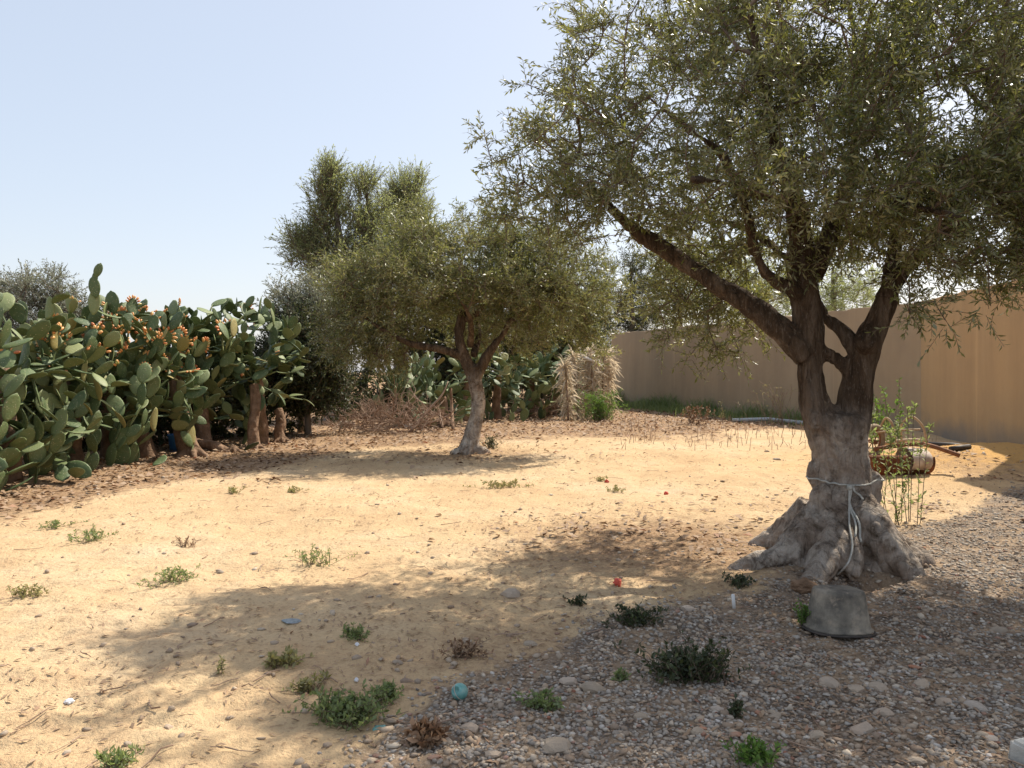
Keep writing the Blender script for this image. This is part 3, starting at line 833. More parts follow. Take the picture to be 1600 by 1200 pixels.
ells = [E(720, 445, D2, 2.1, 1.9, 1.15), E(600, 470, D2, 1.25, 1.4, 0.95, 1.2), E(840, 455, D2 - .2, 1.25, 1.3, 1.15, 1.2), E(690, 385, D2, 1.2, 1.2, .6, 1.0),
        E(800, 380, D2, 1.0, 1.1, .6, 1.0), E(900, 510, D2 + .3, .7, .7, .45, 1.2), E(560, 530, D2, .75, .9, .6, 1.3), E(600, 556, D2 + .2, .9, .7, .42, 1.6), E(740, 520, D2 + 1.0, 1.0, .5, .45, 1.6), E(920, 530, D2 + .2, .5, .6, .45, 1.3), E(935, 465, D2, .55, .7, .8, 1.3), E(530, 440, D2, .5, .6, .4, 1.3), E(650, 350, D2 + .5, .5, .5, .35, 1.5), E(745, 345, D2, .5, .5, .3, 1.5), E(800, 545, D2 + .4, 1.0, .6, .3, 1.0)]
tg = sample_ellipsoids(ells, 1550, rng, shell=0.6, gap=1.4, gap_scale=.75)
X, Y = pxs(tg)
tg = tg[~((X > 620) & (X < 800) & (Y > 482) & (tg[:, 1] < D2 + .05)) & ~((X > 700) & (X < 790) & (Y > 545)) & (Y < 592)]
A, par, tips, bn = grow([list(p) for p in skel], tg, 0.2, rng)
nl = add_foliage(t2, b2, A, par, tips, bn, (b2.x, D2, 2.4), rng, M_olive2,
            dict(n_tw=6, tw_len=(0.2, 0.42), n_leaf=12, leaf=(0.06, 0.095), width=0.23, droop=0.1, outward=0.6, up=0.35), twig_r=.003)
print('second olive', nl)

# --- third olive, trunk outside the frame to the right
skel = []
b3 = Vector((6.3, 6.9, gz1(6.3, 6.9) - .05))
t3 = empty('olive_tree', b3)
tag(t3, 'dark olive tree crown reaching in at the right, its trunk out of view', 'olive tree')
tubes = [path([b3 + Vector(v_) for v_ in ((0, 0, -.1), (0, 0, .3), (.05, 0, .9), (0, .05, 1.5))], [0.36, 0.26, 0.2, 0.2]),
         path([b3 + Vector(v_) for v_ in ((0, 0, 1.3), (-.3, 0, 2.0), (-.55, 0, 2.5))], [0.15, 0.12, 0.09]),
         path([b3 + Vector(v_) for v_ in ((0, 0, 1.3), (.3, .1, 2.0), (.6, .1, 2.6))], [0.15, 0.12, 0.09])]
link('trunk', remesh_union('trunk', tubes, 0.03, M_limb, 0.03, 2, b3), t3)
Q = lambda px, py, d: P(px, py, d)
for pts, rads in (
    ([b3 + Vector((-.5, 0, 2.4)), Q(1680, 250, 6.9), Q(1610, 205, 6.9), Q(1560, 160, 6.9), Q(1525, 90, 6.9), Q(1500, 20, 6.9)], [0.09, 0.08, 0.062, 0.042, 0.032, 0.018]),
    ([Q(1620, 212, 6.9), Q(1570, 195, 7.1), Q(1520, 150, 7.3), Q(1470, 90, 7.4)], [0.05, 0.035, 0.025, 0.012]),
    ([b3 + Vector((-.5, 0, 2.4)), Q(1660, 320, 6.4), Q(1590, 300, 6.2), Q(1540, 260, 6.0)], [0.07, 0.055, 0.035, 0.015]),
    ([b3 + Vector((.5, .1, 2.5)), b3 + Vector((.9, .3, 3.3)), b3 + Vector((1.0, .3, 4.2))], [0.08, 0.05, 0.02]),
    ([b3 + Vector((0, .1, 1.9)), b3 + Vector((.1, .8, 3.0)), b3 + Vector((0, 1.3, 4.0))], [0.08, 0.05, 0.02]),
    ([b3 + Vector((0, 0, 1.9)), b3 + Vector((-.1, -.8, 3.0)), b3 + Vector((-.3, -1.4, 3.8))], [0.08, 0.05, 0.02])):
    limb(t3, b3, pts, rads, 0.022, 0.012)
rng = np.random.default_rng(9)
ells = [((6.0, 6.3, 3.9), (2.2, 1.6, 1.3), 1.0), ((4.9, 6.4, 4.5), (1.5, 1.2, 1.1), 1.2), ((4.8, 6.4, 3.2), (1.0, .9, .7), 1.2)]
tg = sample_ellipsoids(ells, 680, rng, shell=0.6, gap=1.4, gap_scale=.8)
X, Y = pxs(tg)
tg = tg[(tg[:, 1] > 4.6) & ~((X < 1640) & (Y > 440)) & ~((X > 1480) & (X < 1545) & (Y > 150) & (Y < 240)) & (X > 1400)]
A, par, tips, bn = grow([list(p) for p in skel], tg, 0.17, rng)
nl = add_foliage(t3, b3, A, par, tips, bn, (6.2, 6.9, 3.2), rng, M_olive,
            dict(n_tw=6, tw_len=(0.16, 0.36), n_leaf=12, leaf=(0.045, 0.07), width=0.24, droop=0.06, outward=0.55, up=0.25))
print('third olive', nl)

# --- background trees
def bg_tree(name, label, cat, base, trunk_pts, trunk_r, ells, n, leafmat, tp, seed, group=None, barkmat=M_greybark, gap=.9, twig_r=.006, shell=.5, step=.35, r_tip=.008, scale=1.3, gap_scale=.9):
    global skel
    rng = np.random.default_rng(seed)
    root_ = empty(name, base); tag(root_, label, cat, group)
    skel = []
    for pts, rads in zip(trunk_pts, trunk_r):
        c_, r = path(pts, rads, 4)
        bm = bmesh.new(); tube_bm(bm, [p - base for p in c_], r, 9)
        link('trunk' if pts is trunk_pts[0] else 'limb', bm_mesh('trunk', bm, barkmat), root_)
        skel.extend(c_[3:])
    tg = sample_ellipsoids(ells, n, rng, shell=shell, gap=gap, gap_scale=gap_scale)
    A, par, tips, bn = grow([list(p) for p in skel], tg, step, rng)
    c_ = np.mean([e[0] for e in ells], axis=0)
    return add_foliage(root_, base, A, par, tips, bn, c_, rng, leafmat, tp, r_tip=r_tip, twig_r=twig_r, scale=scale)

def GP(px, d): 
    x = (px - 800) / 1250 * d
    return Vector((x, d, gz1(x, d)))
gum_tp = dict(n_tw=8, tw_len=(0.4, 0.8), n_leaf=12, leaf=(0.07, 0.13), width=0.24, droop=0.16, outward=0.25, up=0.9, spread=.5, angle=.45)
D4 = 24.0
bg_tree('gum_tree', 'tall feathery tree with twin pointed crowns, left of the pair behind the olive', 'tree', GP(527, D4),
        [[P(520, 668, D4), P(528, 620, D4), P(532, 560, D4), P(540, 480, D4), P(535, 400, D4), P(520, 300, D4)], [P(536, 520, D4), P(565, 440, D4), P(575, 350, D4), P(572, 290, D4)], [P(534, 540, D4), P(500, 460, D4), P(480, 400, D4)]],
        [[0.33, 0.27, 0.24, 0.18, 0.12, 0.04], [0.14, 0.10, 0.07, 0.03], [0.12, 0.08, 0.03]],
        [E(514, 330, D4, .62, .8, 1.25, 1.2), E(568, 345, D4, .72, .8, 1.1, 1.2), E(516, 285, D4, .35, .5, .55, 1.5), E(572, 298, D4, .4, .5, .4, 1.5), E(548, 430, D4, 1.35, 1.4, 1.1), E(490, 400, D4, .8, .9, .7), E(475, 380, D4, .5, .6, .45), E(560, 520, D4, 1.3, 1.2, .9, .7), E(515, 270, D4, .22, .3, .35, 2)],
        560, M_gum, gum_tp, 21, gap=.95)
D5 = 26.5
bg_tree('gum_tree', 'tall feathery tree with one rounded pointed crown, right of the pair behind the olive', 'tree', GP(628, D5),
        [[P(628, 660, D5), P(626, 560, D5), P(628, 450, D5), P(634, 360, D5), P(640, 290, D5)], [P(628, 470, D5), P(655, 390, D5), P(665, 330, D5)]],
        [[0.3, 0.24, 0.16, 0.1, 0.03], [0.10, 0.06, 0.03]],
        [E(638, 330, D5, .80, .9, 1.15), E(640, 400, D5, .95, 1.0, 1.2), E(646, 292, D5, .38, .4, .45, 2)], 270, M_gum, gum_tp, 22, gap=1.05)
sp_tp = dict(n_tw=6, tw_len=(0.3, 0.55), n_leaf=12, leaf=(0.06, 0.12), width=0.3, droop=0.0, outward=0.5, up=0.3)
D6 = 19.5
bg_tree('young_tree', 'thin open grey-green tree rising between the cactus hedge and the tall trees', 'tree', GP(470, D6),
        [[P(472, 680, D6), P(470, 600, D6), P(462, 520, D6), P(455, 440, D6)], [P(468, 560, D6), P(490, 490, D6), P(500, 440, D6)]],
        [[0.12, 0.1, 0.06, 0.02], [0.05, 0.03, 0.015]],
        [E(465, 480, D6, .75, .7, .75), E(495, 500, D6, .6, .6, .9)], 130, M_greyleaf, sp_tp, 23, gap=1.2, twig_r=.004)
bush_tp = dict(n_tw=8, tw_len=(0.25, 0.5), n_leaf=14, leaf=(0.06, 0.11), width=0.35, droop=0.05, outward=0.5, up=0.3)
D7 = 18.8
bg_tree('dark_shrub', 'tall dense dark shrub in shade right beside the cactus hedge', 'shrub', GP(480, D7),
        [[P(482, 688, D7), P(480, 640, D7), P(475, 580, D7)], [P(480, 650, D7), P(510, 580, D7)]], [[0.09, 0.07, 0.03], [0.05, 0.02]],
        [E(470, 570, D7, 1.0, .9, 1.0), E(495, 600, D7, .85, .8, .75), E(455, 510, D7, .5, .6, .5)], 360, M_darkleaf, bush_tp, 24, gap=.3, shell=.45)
D8 = 13.5
gt_tp = dict(n_tw=7, tw_len=(0.25, 0.5), n_leaf=14, leaf=(0.05, 0.09), width=0.28, droop=0.05, outward=0.5, up=0.35)
D8 = 17.0
bg_tree('grey_tree', 'pale grey-green tree standing behind the far left of the cactus hedge', 'tree', GP(60, D8),
        [[GP(60, D8) + Vector((0, 0, -.1)), P(60, 600, D8), P(62, 540, D8), P(70, 470, D8)], [P(60, 570, D8), P(20, 510, D8), P(0, 470, D8)], [P(60, 570, D8), P(110, 520, D8), P(120, 480, D8)]],
        [[0.16, 0.13, 0.09, 0.03], [0.07, 0.05, 0.02], [0.07, 0.05, 0.02]],
        [E(65, 480, D8, 1.0, 1.0, .75), E(5, 490, D8, .9, .9, .85), E(110, 495, D8, .65, .8, .5), E(60, 540, D8, 1.5, 1.0, .7)], 330, M_greyleaf, gt_tp, 25, gap=.8, twig_r=.004)
D9 = 40
pine_tp = dict(n_tw=7, tw_len=(0.4, 0.8), n_leaf=10, leaf=(0.16, 0.28), width=0.16, droop=0.05, outward=0.5, up=0.4)
for i, (px, d, w_, top, lab) in enumerate(((985, 40, 1.7, 395, 'dark conifer showing above the far end of the boundary wall'), (1060, 44, 2.2, 370, 'broad dark tree behind the middle of the boundary wall'),
                               (1180, 40, 2.2, 400, 'tree behind the boundary wall, seen below the long olive limb'), (900, 46, 2.2, 420, 'tree behind the palm frond screen, beyond the wall end'),
                               (1300, 36, 2.4, 400, 'tree behind the boundary wall, hidden by the big olive fork'))):
    topz = P(px, top, d).z
    bg_tree('conifer' if i == 0 else 'tree', lab, 'tree', GP(px, d),
            [[GP(px, d), P(px, 560, d), P(px + 3, 500, d), P(px, top + 25, d)]], [[0.25, 0.2, 0.14, 0.04]],
            [((GP(px, d).x, d, topz * .72), (w_, w_, topz * .30), 1.0), ((GP(px, d).x, d, topz * .45), (w_ * .9, w_ * .9, topz * .2), .6)], 150, M_gum if i else M_darkleaf, pine_tp, 30 + i, gap=.8, group='trees behind the boundary wall')
for i, (px, d, w_, h_, lab) in enumerate(((700, 28.5, 1.9, 4.6, 'dense dark tree added to shade the far thicket, left of the second olive trunk'), (800, 30.5, 2.0, 4.9, 'dense dark tree added to shade the far thicket, right of the second olive trunk'), (885, 32, 1.7, 4.6, 'dense dark tree added to shade the right end of the far thicket'))):
    g_ = GP(px, d)  # trees added so their crowns keep the thicket in shade
    bg_tree('tree', lab, 'tree', g_, [[g_, g_ + Vector((0, 0, 1.5)), g_ + Vector((.1, 0, h_ * .8))]], [[0.18, 0.13, 0.04]],
            [((g_.x, d, h_ * .62), (w_, 1.4, h_ * .38), 1.0)], 230, M_darkleaf, dict(bush_tp, leaf=(0.10, 0.17), n_tw=7, n_leaf=11), 90 + i, gap=.4, group='added shade trees behind the far cactus thicket')
# shrubs closing the view behind the cactus row
for i, (px, d, w_, h_) in enumerate(((-60, 14.5, 1.5, 1.7), (150, 15.5, 1.5, 1.9), (285, 17.2, 1.5, 1.9), (385, 18.8, 1.4, 1.9), (590, 25.5, 1.6, 1.7), (690, 28.5, 1.9, 2.0), (800, 31, 2.0, 2.3), (880, 33, 1.8, 2.0))):
    gpt = GP(px, d)
    labs = ['low dark bush behind the left end of the cactus hedge', 'low dark bush behind the fruiting cacti', 'low dark bush behind the middle of the cactus hedge', 'low dark bush behind the right end of the cactus hedge',
            'dark bush behind the tall feathery trees', 'dark bush behind the second olive trunk', 'dark bush behind the far cactus thicket', 'dark bush behind the blue plastic sheet']
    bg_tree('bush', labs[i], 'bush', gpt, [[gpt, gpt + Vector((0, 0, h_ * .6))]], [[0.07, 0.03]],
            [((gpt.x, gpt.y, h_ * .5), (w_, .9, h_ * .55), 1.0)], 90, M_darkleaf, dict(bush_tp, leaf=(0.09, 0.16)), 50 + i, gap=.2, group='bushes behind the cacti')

# ------------------------------------------------------------------ prickly pear cacti
def pad_mesh(name, wr, seed):
    rs_ = np.random.default_rng(seed)
    bm = bmesh.new()
    nu, nv = 9, 12
    rows_ = []
    bend = rs_.uniform(-0.10, 0.10)
    for i in range(nu):
        t = i / (nu - 1)
        wdt = wr * (math.sin(math.pi * t ** 0.80)) ** 0.62 * (0.62 + 0.45 * t) + (0.045 if t < .05 else 0) * (1 - t)
        wdt = max(wdt, 0.004)
        th = 0.040 * (max(math.sin(math.pi * t ** .9), 0)) ** 0.5 * (1.15 - 0.4 * t) + (0.035 if i == 0 else 0.002)
        z = t
        row = []
        for j in range(nv):
            a = j * math.tau / nv
            row.append(bm.verts.new((wdt * math.cos(a), th * math.sin(a) * (0.85 + .3 * abs(math.sin(a))) + bend * 4 * t * (1 - t) + 0.06 * bend * math.cos(a * 2), z)))
        rows_.append(row)
    for a, b_ in zip(rows_, rows_[1:]):
        for j in range(nv):
            bm.faces.new((a[j], a[(j + 1) % nv], b_[(j + 1) % nv], b_[j]))
    bm.faces.new(rows_[-1]); bm.faces.new(list(reversed(rows_[0])))
    return bm_mesh(name, bm, M_pad)
PADS = [pad_mesh('pad', w_, i) for i, w_ in enumerate((0.34, 0.38, 0.31, 0.40))]
def fruit_mesh():
    bm = bmesh.new(); bmesh.ops.create_uvsphere(bm, u_segments=7, v_segments=6, radius=1.0, matrix=Matrix.Diagonal((0.55, 0.55, 1, 1)))
    return bm_mesh('fruit', bm, M_fruit)
FRUIT = fruit_mesh()

def cactus(label, cx, cy, rad, height, n_pads, seed, trunk=True, fruit=0, low=True, group='prickly pear cacti of the hedge', lean=(0, 0), size=1.0, roots=5, bare=0):
    rs_ = random.Random(seed)
    base_ = Vector((cx, cy, gz1(cx, cy)))
    root_ = empty('prickly_pear', base_)
    tag(root_, label, 'cactus', group)
    placed = []
    queue = []
    cell = {}
    def ok(p, mind):
        k = (int(p.x / .25), int(p.y / .25), int(p.z / .25))
        for dx in (-1, 0, 1):
            for dy in (-1, 0, 1):
                for dz in (-1, 0, 1):
                    for q in cell.get((k[0] + dx, k[1] + dy, k[2] + dz), ()):
                        if (q - p).length < mind: return False
        return True
    def put(p):
        cell.setdefault((int(p.x / .25), int(p.y / .25), int(p.z / .25)), []).append(p)
    if trunk:
        for ti in range(trunk if isinstance(trunk, int) and not isinstance(trunk, bool) else 1):
            h_ = height * rs_.uniform(.45, .58)
            ox, oy = rs_.uniform(-.3, .3), rs_.uniform(-.3, .3)
            pts = [Vector((ox + lean[0] * -1.0, oy, -.1)), Vector((ox - lean[0] * .6, oy, h_ * .3)), Vector((ox * .8, oy, h_ * .65)), Vector((ox * .6 + lean[0] * .5, oy * .6, h_))]
            c_, r = path(pts, [0.19 * size, 0.13 * size, 0.11 * size, 0.075 * size])
            bm = bmesh.new(); tube_bm(bm, [p + Vector((rs_.uniform(-.012, .012), rs_.uniform(-.012, .012), 0)) for p in c_], [q * rs_.uniform(.88, 1.12) for q in r], 10)
            link('trunk', bm_mesh('trunk', bm, M_cactuswood), root_)
            for k in range(14):
                a = rs_.uniform(0, math.tau)
                p_ = c_[int(len(c_) * rs_.uniform(.66, .98))]
                d_ = Vector((math.cos(a) * 1.0, math.sin(a) * 1.0, rs_.uniform(.1, 1.0))).normalized()
                queue.append((p_, d_, a + math.pi / 2 + rs_.uniform(-.6, .6), 0))
    if low:
        for k in range(roots):
            a = rs_.uniform(0, math.tau); r_ = rad * math.sqrt(rs_.random()) * .9
            p_ = Vector((math.cos(a) * r_, math.sin(a) * r_, gz1(cx + math.cos(a) * r_, cy + math.sin(a) * r_) - base_.z - .02))
            d_ = Vector((math.cos(a) * .3, math.sin(a) * .3, 1)).normalized()
            queue.append((p_, d_, rs_.uniform(0, math.tau), 0))
    n = 0; guard = 0
    while queue and n < n_pads and guard < 6000:
        guard += 1
        i = rs_.randrange(min(len(queue), 14))
        p_, d_, yaw, lev = queue.pop(i)
        L = rs_.uniform(.25, .41) * size
        c_ = p_ + d_ * L * .55
        e = (c_.x / rad) ** 2 + (c_.y / rad) ** 2 + (max(0, c_.z - height * .55) / (height * .50)) ** 2
        if e > 1.15 or c_.z < 0.08 or c_.z > height: continue
        if not ok(c_, 0.105 * size): continue
        if bare and c_.z < bare and rs_.random() < .86: continue
        put(c_)
        # frame: z axis along d_, flat normal chosen by yaw
        side_ = Vector((math.cos(yaw), math.sin(yaw), 0)); side_ = (side_ - d_ * side_.dot(d_))
        if side_.length < .1: side_ = d_.orthogonal()
        side_.normalize(); nrm_ = d_.cross(side_).normalized()
        R = Matrix((side_, nrm_, d_)).transposed()
        pad = link('pad', PADS[rs_.randrange(4)], root_, p_ - d_ * .012, R.to_euler(), (L * rs_.uniform(.9, 1.1), L, L))
        n += 1
        if fruit and c_.z > height * .55 and rs_.random() < fruit:
            nf = rs_.randint(4, 9)
            for q in range(nf):
                a = math.radians(rs_.uniform(-75, 75)) if nf < 7 else math.radians(-72 + 144 * q / (nf - 1))
                lp = Vector((math.sin(a) * .37, rs_.uniform(-.03, .03), .60 + math.cos(a) * .43))
                fd = Vector((math.sin(a), rs_.uniform(-.3, .3), math.cos(a))).normalized()
                sc = rs_.uniform(.085, .115)
                fo = link('fruit', FRUIT, pad, lp, fd.to_track_quat('Z', 'Y').to_euler(), (sc, sc, sc * 1.05))
        nb = rs_.choice((1, 2, 2, 3)) if lev < 9 else 0
        for q in range(nb):
            ang = rs_.uniform(-1.15, 1.15) if nb > 1 else rs_.uniform(-.6, .6)
            # rim point
            rp = p_ + d_ * L * (.55 + .42 * math.cos(ang)) + side_ * L * .30 * math.sin(ang)
            nd = (d_ * math.cos(ang * .9) + side_ * math.sin(ang * .9) + nrm_ * rs_.uniform(-.8, .8) + Vector((0, 0, rs_.uniform(-.15, .35)))).normalized()
            queue.append((rp, nd, yaw + rs_.uniform(-1.6, 1.6), lev + 1))
        if not queue and n < n_pads * .9:
            a = rs_.uniform(0, math.tau); r_ = rad * .7 * rs_.random()
            queue.append((Vector((math.cos(a) * r_, math.sin(a) * r_, 0.0)), Vector((0, 0, 1)), a, 0))
    return n

tot = 0
CACTI = [
    ('big prickly pear at the very left edge of the photo, pads down to the ground', -7.05, 9.3, 1.25, 2.55, 290, 1, True, .0),
    ('dense prickly pear, second plant from the left edge, few fruits', -6.95, 10.9, 1.20, 2.60, 295, 2, True, .08),
    ('prickly pear with a tall stack of pads rising above its dense green mass', -6.75, 12.3, 1.15, 2.72, 295, 3, True, .22),
    ('prickly pear covered in orange fruit with a thick leaning brown trunk', -6.3, 13.7, 1.15, 2.65, 290, 4, 1, .42),
    ('fruiting prickly pear wedged between the tall pad stack and the leaning trunk', -6.75, 13.1, 1.0, 2.7, 270, 14, True, .38),
    ('prickly pear right of the fruit covered one, smaller pads', -6.05, 15.1, 1.05, 2.60, 270, 5, True, .07),
    ('low spreading prickly pear filling the hedge left of the bare upright trunk', -6.1, 15.8, 1.0, 2.7, 220, 15, True, .05),
    ('prickly pear tree with bare upright trunk at the right end of the hedge', -5.35, 16.4, 1.10, 2.90, 280, 6, 1, .05),
]
for i, (lab, x, y, r_, h_, n_, s_, tr_, fr) in enumerate(CACTI):
    tot += cactus(lab, x, y, r_, h_, n_, s_, tr_, fr, low=True, roots=(20, 20, 18, 16, 16, 14, 14, 6)[i], lean=(-.35, 0) if i == 3 else (0, 0), bare=(0, 0, 0, .4, .3, .4, .3, .8)[i])
# fallback second row
BACK = [('prickly pear in the back row behind the left edge plants', -9.0, 11.0), ('prickly pear in the back row behind the tall pad stack', -8.9, 13.4),
        ('prickly pear in the back row behind the orange fruited plant', -8.2, 15.6), ('prickly pear in the back row behind the bare trunked one', -7.3, 17.6)]
for i, (lab, x, y) in enumerate(BACK):
    tot += cactus(lab, x, y, 1.2, 2.2, 130, 40 + i, True, 0, roots=9, group='back row of prickly pears')
THICK = [('prickly pear with pale pads behind the dry brush pile', GP(640, 22.3), 1.1, 2.0, 110), ('low prickly pear left of the second olive trunk', GP(690, 21.5), .8, 1.6, 60), ('tall dark prickly pear just right of the second olive trunk', GP(785, 24.5), 1.3, 2.4, 190),
         ('dark prickly pear in the middle of the far thicket', GP(835, 26), 1.3, 2.4, 190), ('prickly pear at the right end of the far thicket beside the palm fronds', GP(880, 28), 1.2, 2.3, 150), ('tall prickly pear seen through the fork of the second olive', GP(735, 23.5), 1.1, 3.0, 120)]
for i, (lab, p_, r_, h_, n_) in enumerate(THICK):
    tot += cactus(lab, p_.x, p_.y, r_, h_, n_, 60 + i, True, 0, roots=5, group='prickly pears of the far thicket', size=1.1)
print('pads', tot)
# a tall stack of pads above the third plant and single pads on the ground
g0 = P(148, 480, 11.9)
st = empty('prickly_pear', Vector((g0.x, g0.y, g0.z)))
bpy.data.objects.remove(st)
host = [o for o in bpy.data.objects if o.get('label', '').startswith('prickly pear with a tall stack')][0]
for k, (px, py, L, lean_) in enumerate(((146, 492, .40, .05), (150, 466, .34, -.12), (147, 446, .22, .1), (149, 434, .24, .32))):
    w0 = P(px, py, 12.0) - host.location
    link('pad', PADS[k % 4], host, w0, (0, lean_, .4), (L * .75, L, L))
for k, (px, py, L, rz, lab) in enumerate(((118, 752, .36, .5, 'fallen green pad lying at the edge of the sand, nearest the left cacti'), (382, 708, .34, 1.2, 'pale fallen pad standing on edge at the foot of the bare cactus trunk'), (8, 772, .33, 2.2, 'fallen pad on the soil at the left edge'), (240, 733, .3, 2.9, 'small fallen pad beside the blue tub'), (820, 655, .35, 1.0, 'pale pad lying before the far cactus thicket'), (845, 652, .3, 1.6, 'second pale pad lying before the far thicket, further right'))):
    g0 = G(px, py)
    o = link('fallen_cactus_pad', PADS[k % 4], None, g0 + Vector((0, 0, .05)), (math.radians(62), .1, rz), (L, L, L))
    tag(o, lab, 'cactus pad', 'fallen cactus pads')

# ------------------------------------------------------------------ dead palm fronds by the wall end
def frond(x, y, h, lean_x, lean_y, seed, label):
    rs_ = np.random.default_rng(seed)
    z = gz1(x, y)
    root_ = empty('dead_palm_frond', (x, y, z)); tag(root_, label, 'palm frond', 'dead palm fronds leaning by the wall end')
    pts = [Vector((0, 0, -.03)), Vector((lean_x * .3, lean_y * .3, h * .4)), Vector((lean_x * .7, lean_y * .7, h * .8)), Vector((lean_x * 1.2, lean_y * 1.2, h))]
    c_ = catmull(pts, 5)
    bm = bmesh.new(); tube_bm(bm, c_, list(np.linspace(.035, .012, len(c_))), 6); link('stem', bm_mesh('stem', bm, M_deadwood), root_)
    n = 230
    t = rs_.uniform(.12, 1, n)
    C = np.array([list(p) for p in c_])
    idx = t * (len(C) - 1); i0 = np.minimum(idx.astype(int), len(C) - 2); f = (idx - i0)[:, None]
    b0 = C[i0] * (1 - f) + C[i0 + 1] * f
    sgn = np.where(rs_.random(n) < .5, -1, 1)
    d_ = np.stack([sgn * rs_.uniform(.05, .9, n), rs_.uniform(-.6, .4, n), rs_.uniform(-1.2, .9, n)], axis=1); d_ /= np.linalg.norm(d_, axis=1, keepdims=True)
    L = rs_.uniform(.25, .6, n)[:, None]
    wv = np.cross(d_, rs_.normal(size=(n, 3))); wv /= np.linalg.norm(wv, axis=1, keepdims=True)
    w_ = rs_.uniform(.012, .028, n)[:, None]
    m1 = b0 + d_ * L * .5 + np.array([0, 0, .04]); e1 = b0 + d_ * L + np.array([0, 0, -.10]) * L / .5
    V = np.stack([b0 - wv * w_ * .5, b0 + wv * w_ * .5, m1 + wv * w_, m1 - wv * w_, m1 + wv * w_, e1 + wv * w_ * .1, e1 - wv * w_ * .1, m1 - wv * w_], axis=1).reshape(-1, 3)
    F = np.arange(n * 8).reshape(-1, 4)
    l_ = link('leaflets', mesh_arrays('leaflets', V, F, M_straw, {'rnd': ('FACE', np.repeat(rs_.random(n), 2))}), root_); l_['kind'] = 'stuff'
FR = [(888, 24.2, 1.7, -.1, 'leftmost frond of the dead palm screen, drooping'), (903, 25.0, 2.1, -.15, 'dead palm frond, second from the left in the pale screen'), (915, 25.4, 2.2, .12, 'tall dead palm frond in the middle of the pale screen'),
      (928, 25.2, 1.9, -.1, 'dead palm frond right of the tallest one'), (940, 25.6, 2.1, .1, 'dead palm frond beside the wall end, broad'), (951, 25.9, 2.0, .0, 'dead palm frond touching the end of the wall')]
for i, (px, d, h_, lx, lab) in enumerate(FR):
    frond((px - 800) / 1250 * d, d, h_, lx, .05, 70 + i, lab)
# white metal frame behind the wall end and the fence rail
wf = empty('pole_trestle', P(955, 600, 37)); o_ = P(955, 600, 37)
wf.location.z = 0; o_.z = 0
tag(wf, 'white painted pole frame standing up behind the left end of the wall', 'pole frame')
for a_, b_ in (((950, 510, 37), (985, 524, 38)), ((950, 510, 37), (960, 530, 37)), ((972, 518, 37.4), (972, 640, 37.4)), ((950, 509, 37), (953, 645, 37.2)), ((985, 522, 38), (986, 640, 38))):
    bm = bmesh.new(); tube_bm(bm, [P(*a_) - o_, P(*b_) - o_], .06, 8); link('pole', bm_mesh('pole', bm, M_white), wf)
bm = bmesh.new(); tube_bm(bm, [P(908, 556, 25.0), P(935, 568, 25.4)], .045, 8)
tag(link('white_pole', bm_mesh('white_pole', bm, M_white)), 'short white pole lying across the top of the dead palm screen', 'pole')

# blue things
bm = bmesh.new(); bmesh.ops.create_icosphere(bm, subdivisions=3, radius=.2, matrix=Matrix.Diagonal((.8, .6, 1, 1)))
for v_ in bm.verts: v_.co *= 1 + .12 * math.sin(v_.co.x * 23 + v_.co.z * 17)
tag(link('blue_jerrycan', bm_mesh('blue_jerrycan', bm, M_blue), None, P(878, 578, 25.2)), 'blue plastic bag hanging at the far thicket beside the palm fronds', 'plastic bag')
g0 = G(262, 712)
bt = empty('blue_tub', g0 + Vector((-.1, .8, 0)), .3); tag(bt, 'blue plastic tub in the shade under the fruit laden cacti', 'tub')
bm = bmesh.new()
pr = [(0.0, .01), (.19, 0.0), (.22, .28), (.245, .29), (.245, .31), (.20, .30), (.17, .03), (0.0, .03)]
def lathe(bm, prof_, seg, sx=1, sy=1):
    rr = []
    for (r_, z_) in prof_:
        rr.append([bm.verts.new((max(r_, .0005) * math.cos(k * math.tau / seg) * sx, max(r_, .0005) * math.sin(k * math.tau / seg) * sy, z_)) for k in range(seg)])
    for a, b_ in zip(rr, rr[1:]):
        for k in range(seg): bm.faces.new((a[k], a[(k + 1) % seg], b_[(k + 1) % seg], b_[k]))
    bm.faces.new(rr[0]); bm.faces.new(rr[-1])
lathe(bm, pr, 24); link('body', bm_mesh('tub_body', bm, M_blue), bt)

# ------------------------------------------------------------------ upturned mortar bucket
m, nt, out = new_mat('cement_caked_rubber'); b = NB(nt)
v = b.pos(True)
c = b.ramp(b.noise(6, 6, .65, v), [(0.34, (0.09, 0.08, 0.068)), (0.5, (0.19, 0.165, 0.13)), (0.66, (0.34, 0.29, 0.225))])
c = b.mix(b.ramp(b.noise(18, 5, .7, v), [(0.55, 0.0), (0.7, 0.7)]), c, (0.38, 0.30, 0.22))
sx = b.n('ShaderNodeSeparateXYZ'); b.l(v, sx.inputs[0])
c = b.mix(b.ramp(b.math('ADD', sx.outputs[2], b.math('MULTIPLY', b.noise(20, 4, .6, v), .01)), [(0.016, 1.0), (0.026, 0.0)]), c, (0.03, 0.026, 0.022))
b.l(b.bsdf(c, 0.8, b.bump(b.noise(35, 6, .7, v), .6, .01), spec=.25), out.inputs[0]); M_tub = m
g0 = G(1328, 996)
bk = empty('upturned_bucket', g0 + Vector((0, .17, .014)), math.radians(8))
tag(bk, 'grey cement caked mortar bucket turned upside down in front of the big olive', 'bucket')
bm = bmesh.new()
def se_ring(bm, hx, hy, z, n=40, e=2.7):
    r_ = []
    for k in range(n):
        a = k * math.tau / n; c_, s_ = math.cos(a), math.sin(a)
        r_.append(bm.verts.new((math.copysign(abs(c_) ** (2 / e), c_) * hx, math.copysign(abs(s_) ** (2 / e), s_) * hy, z)))
    return r_
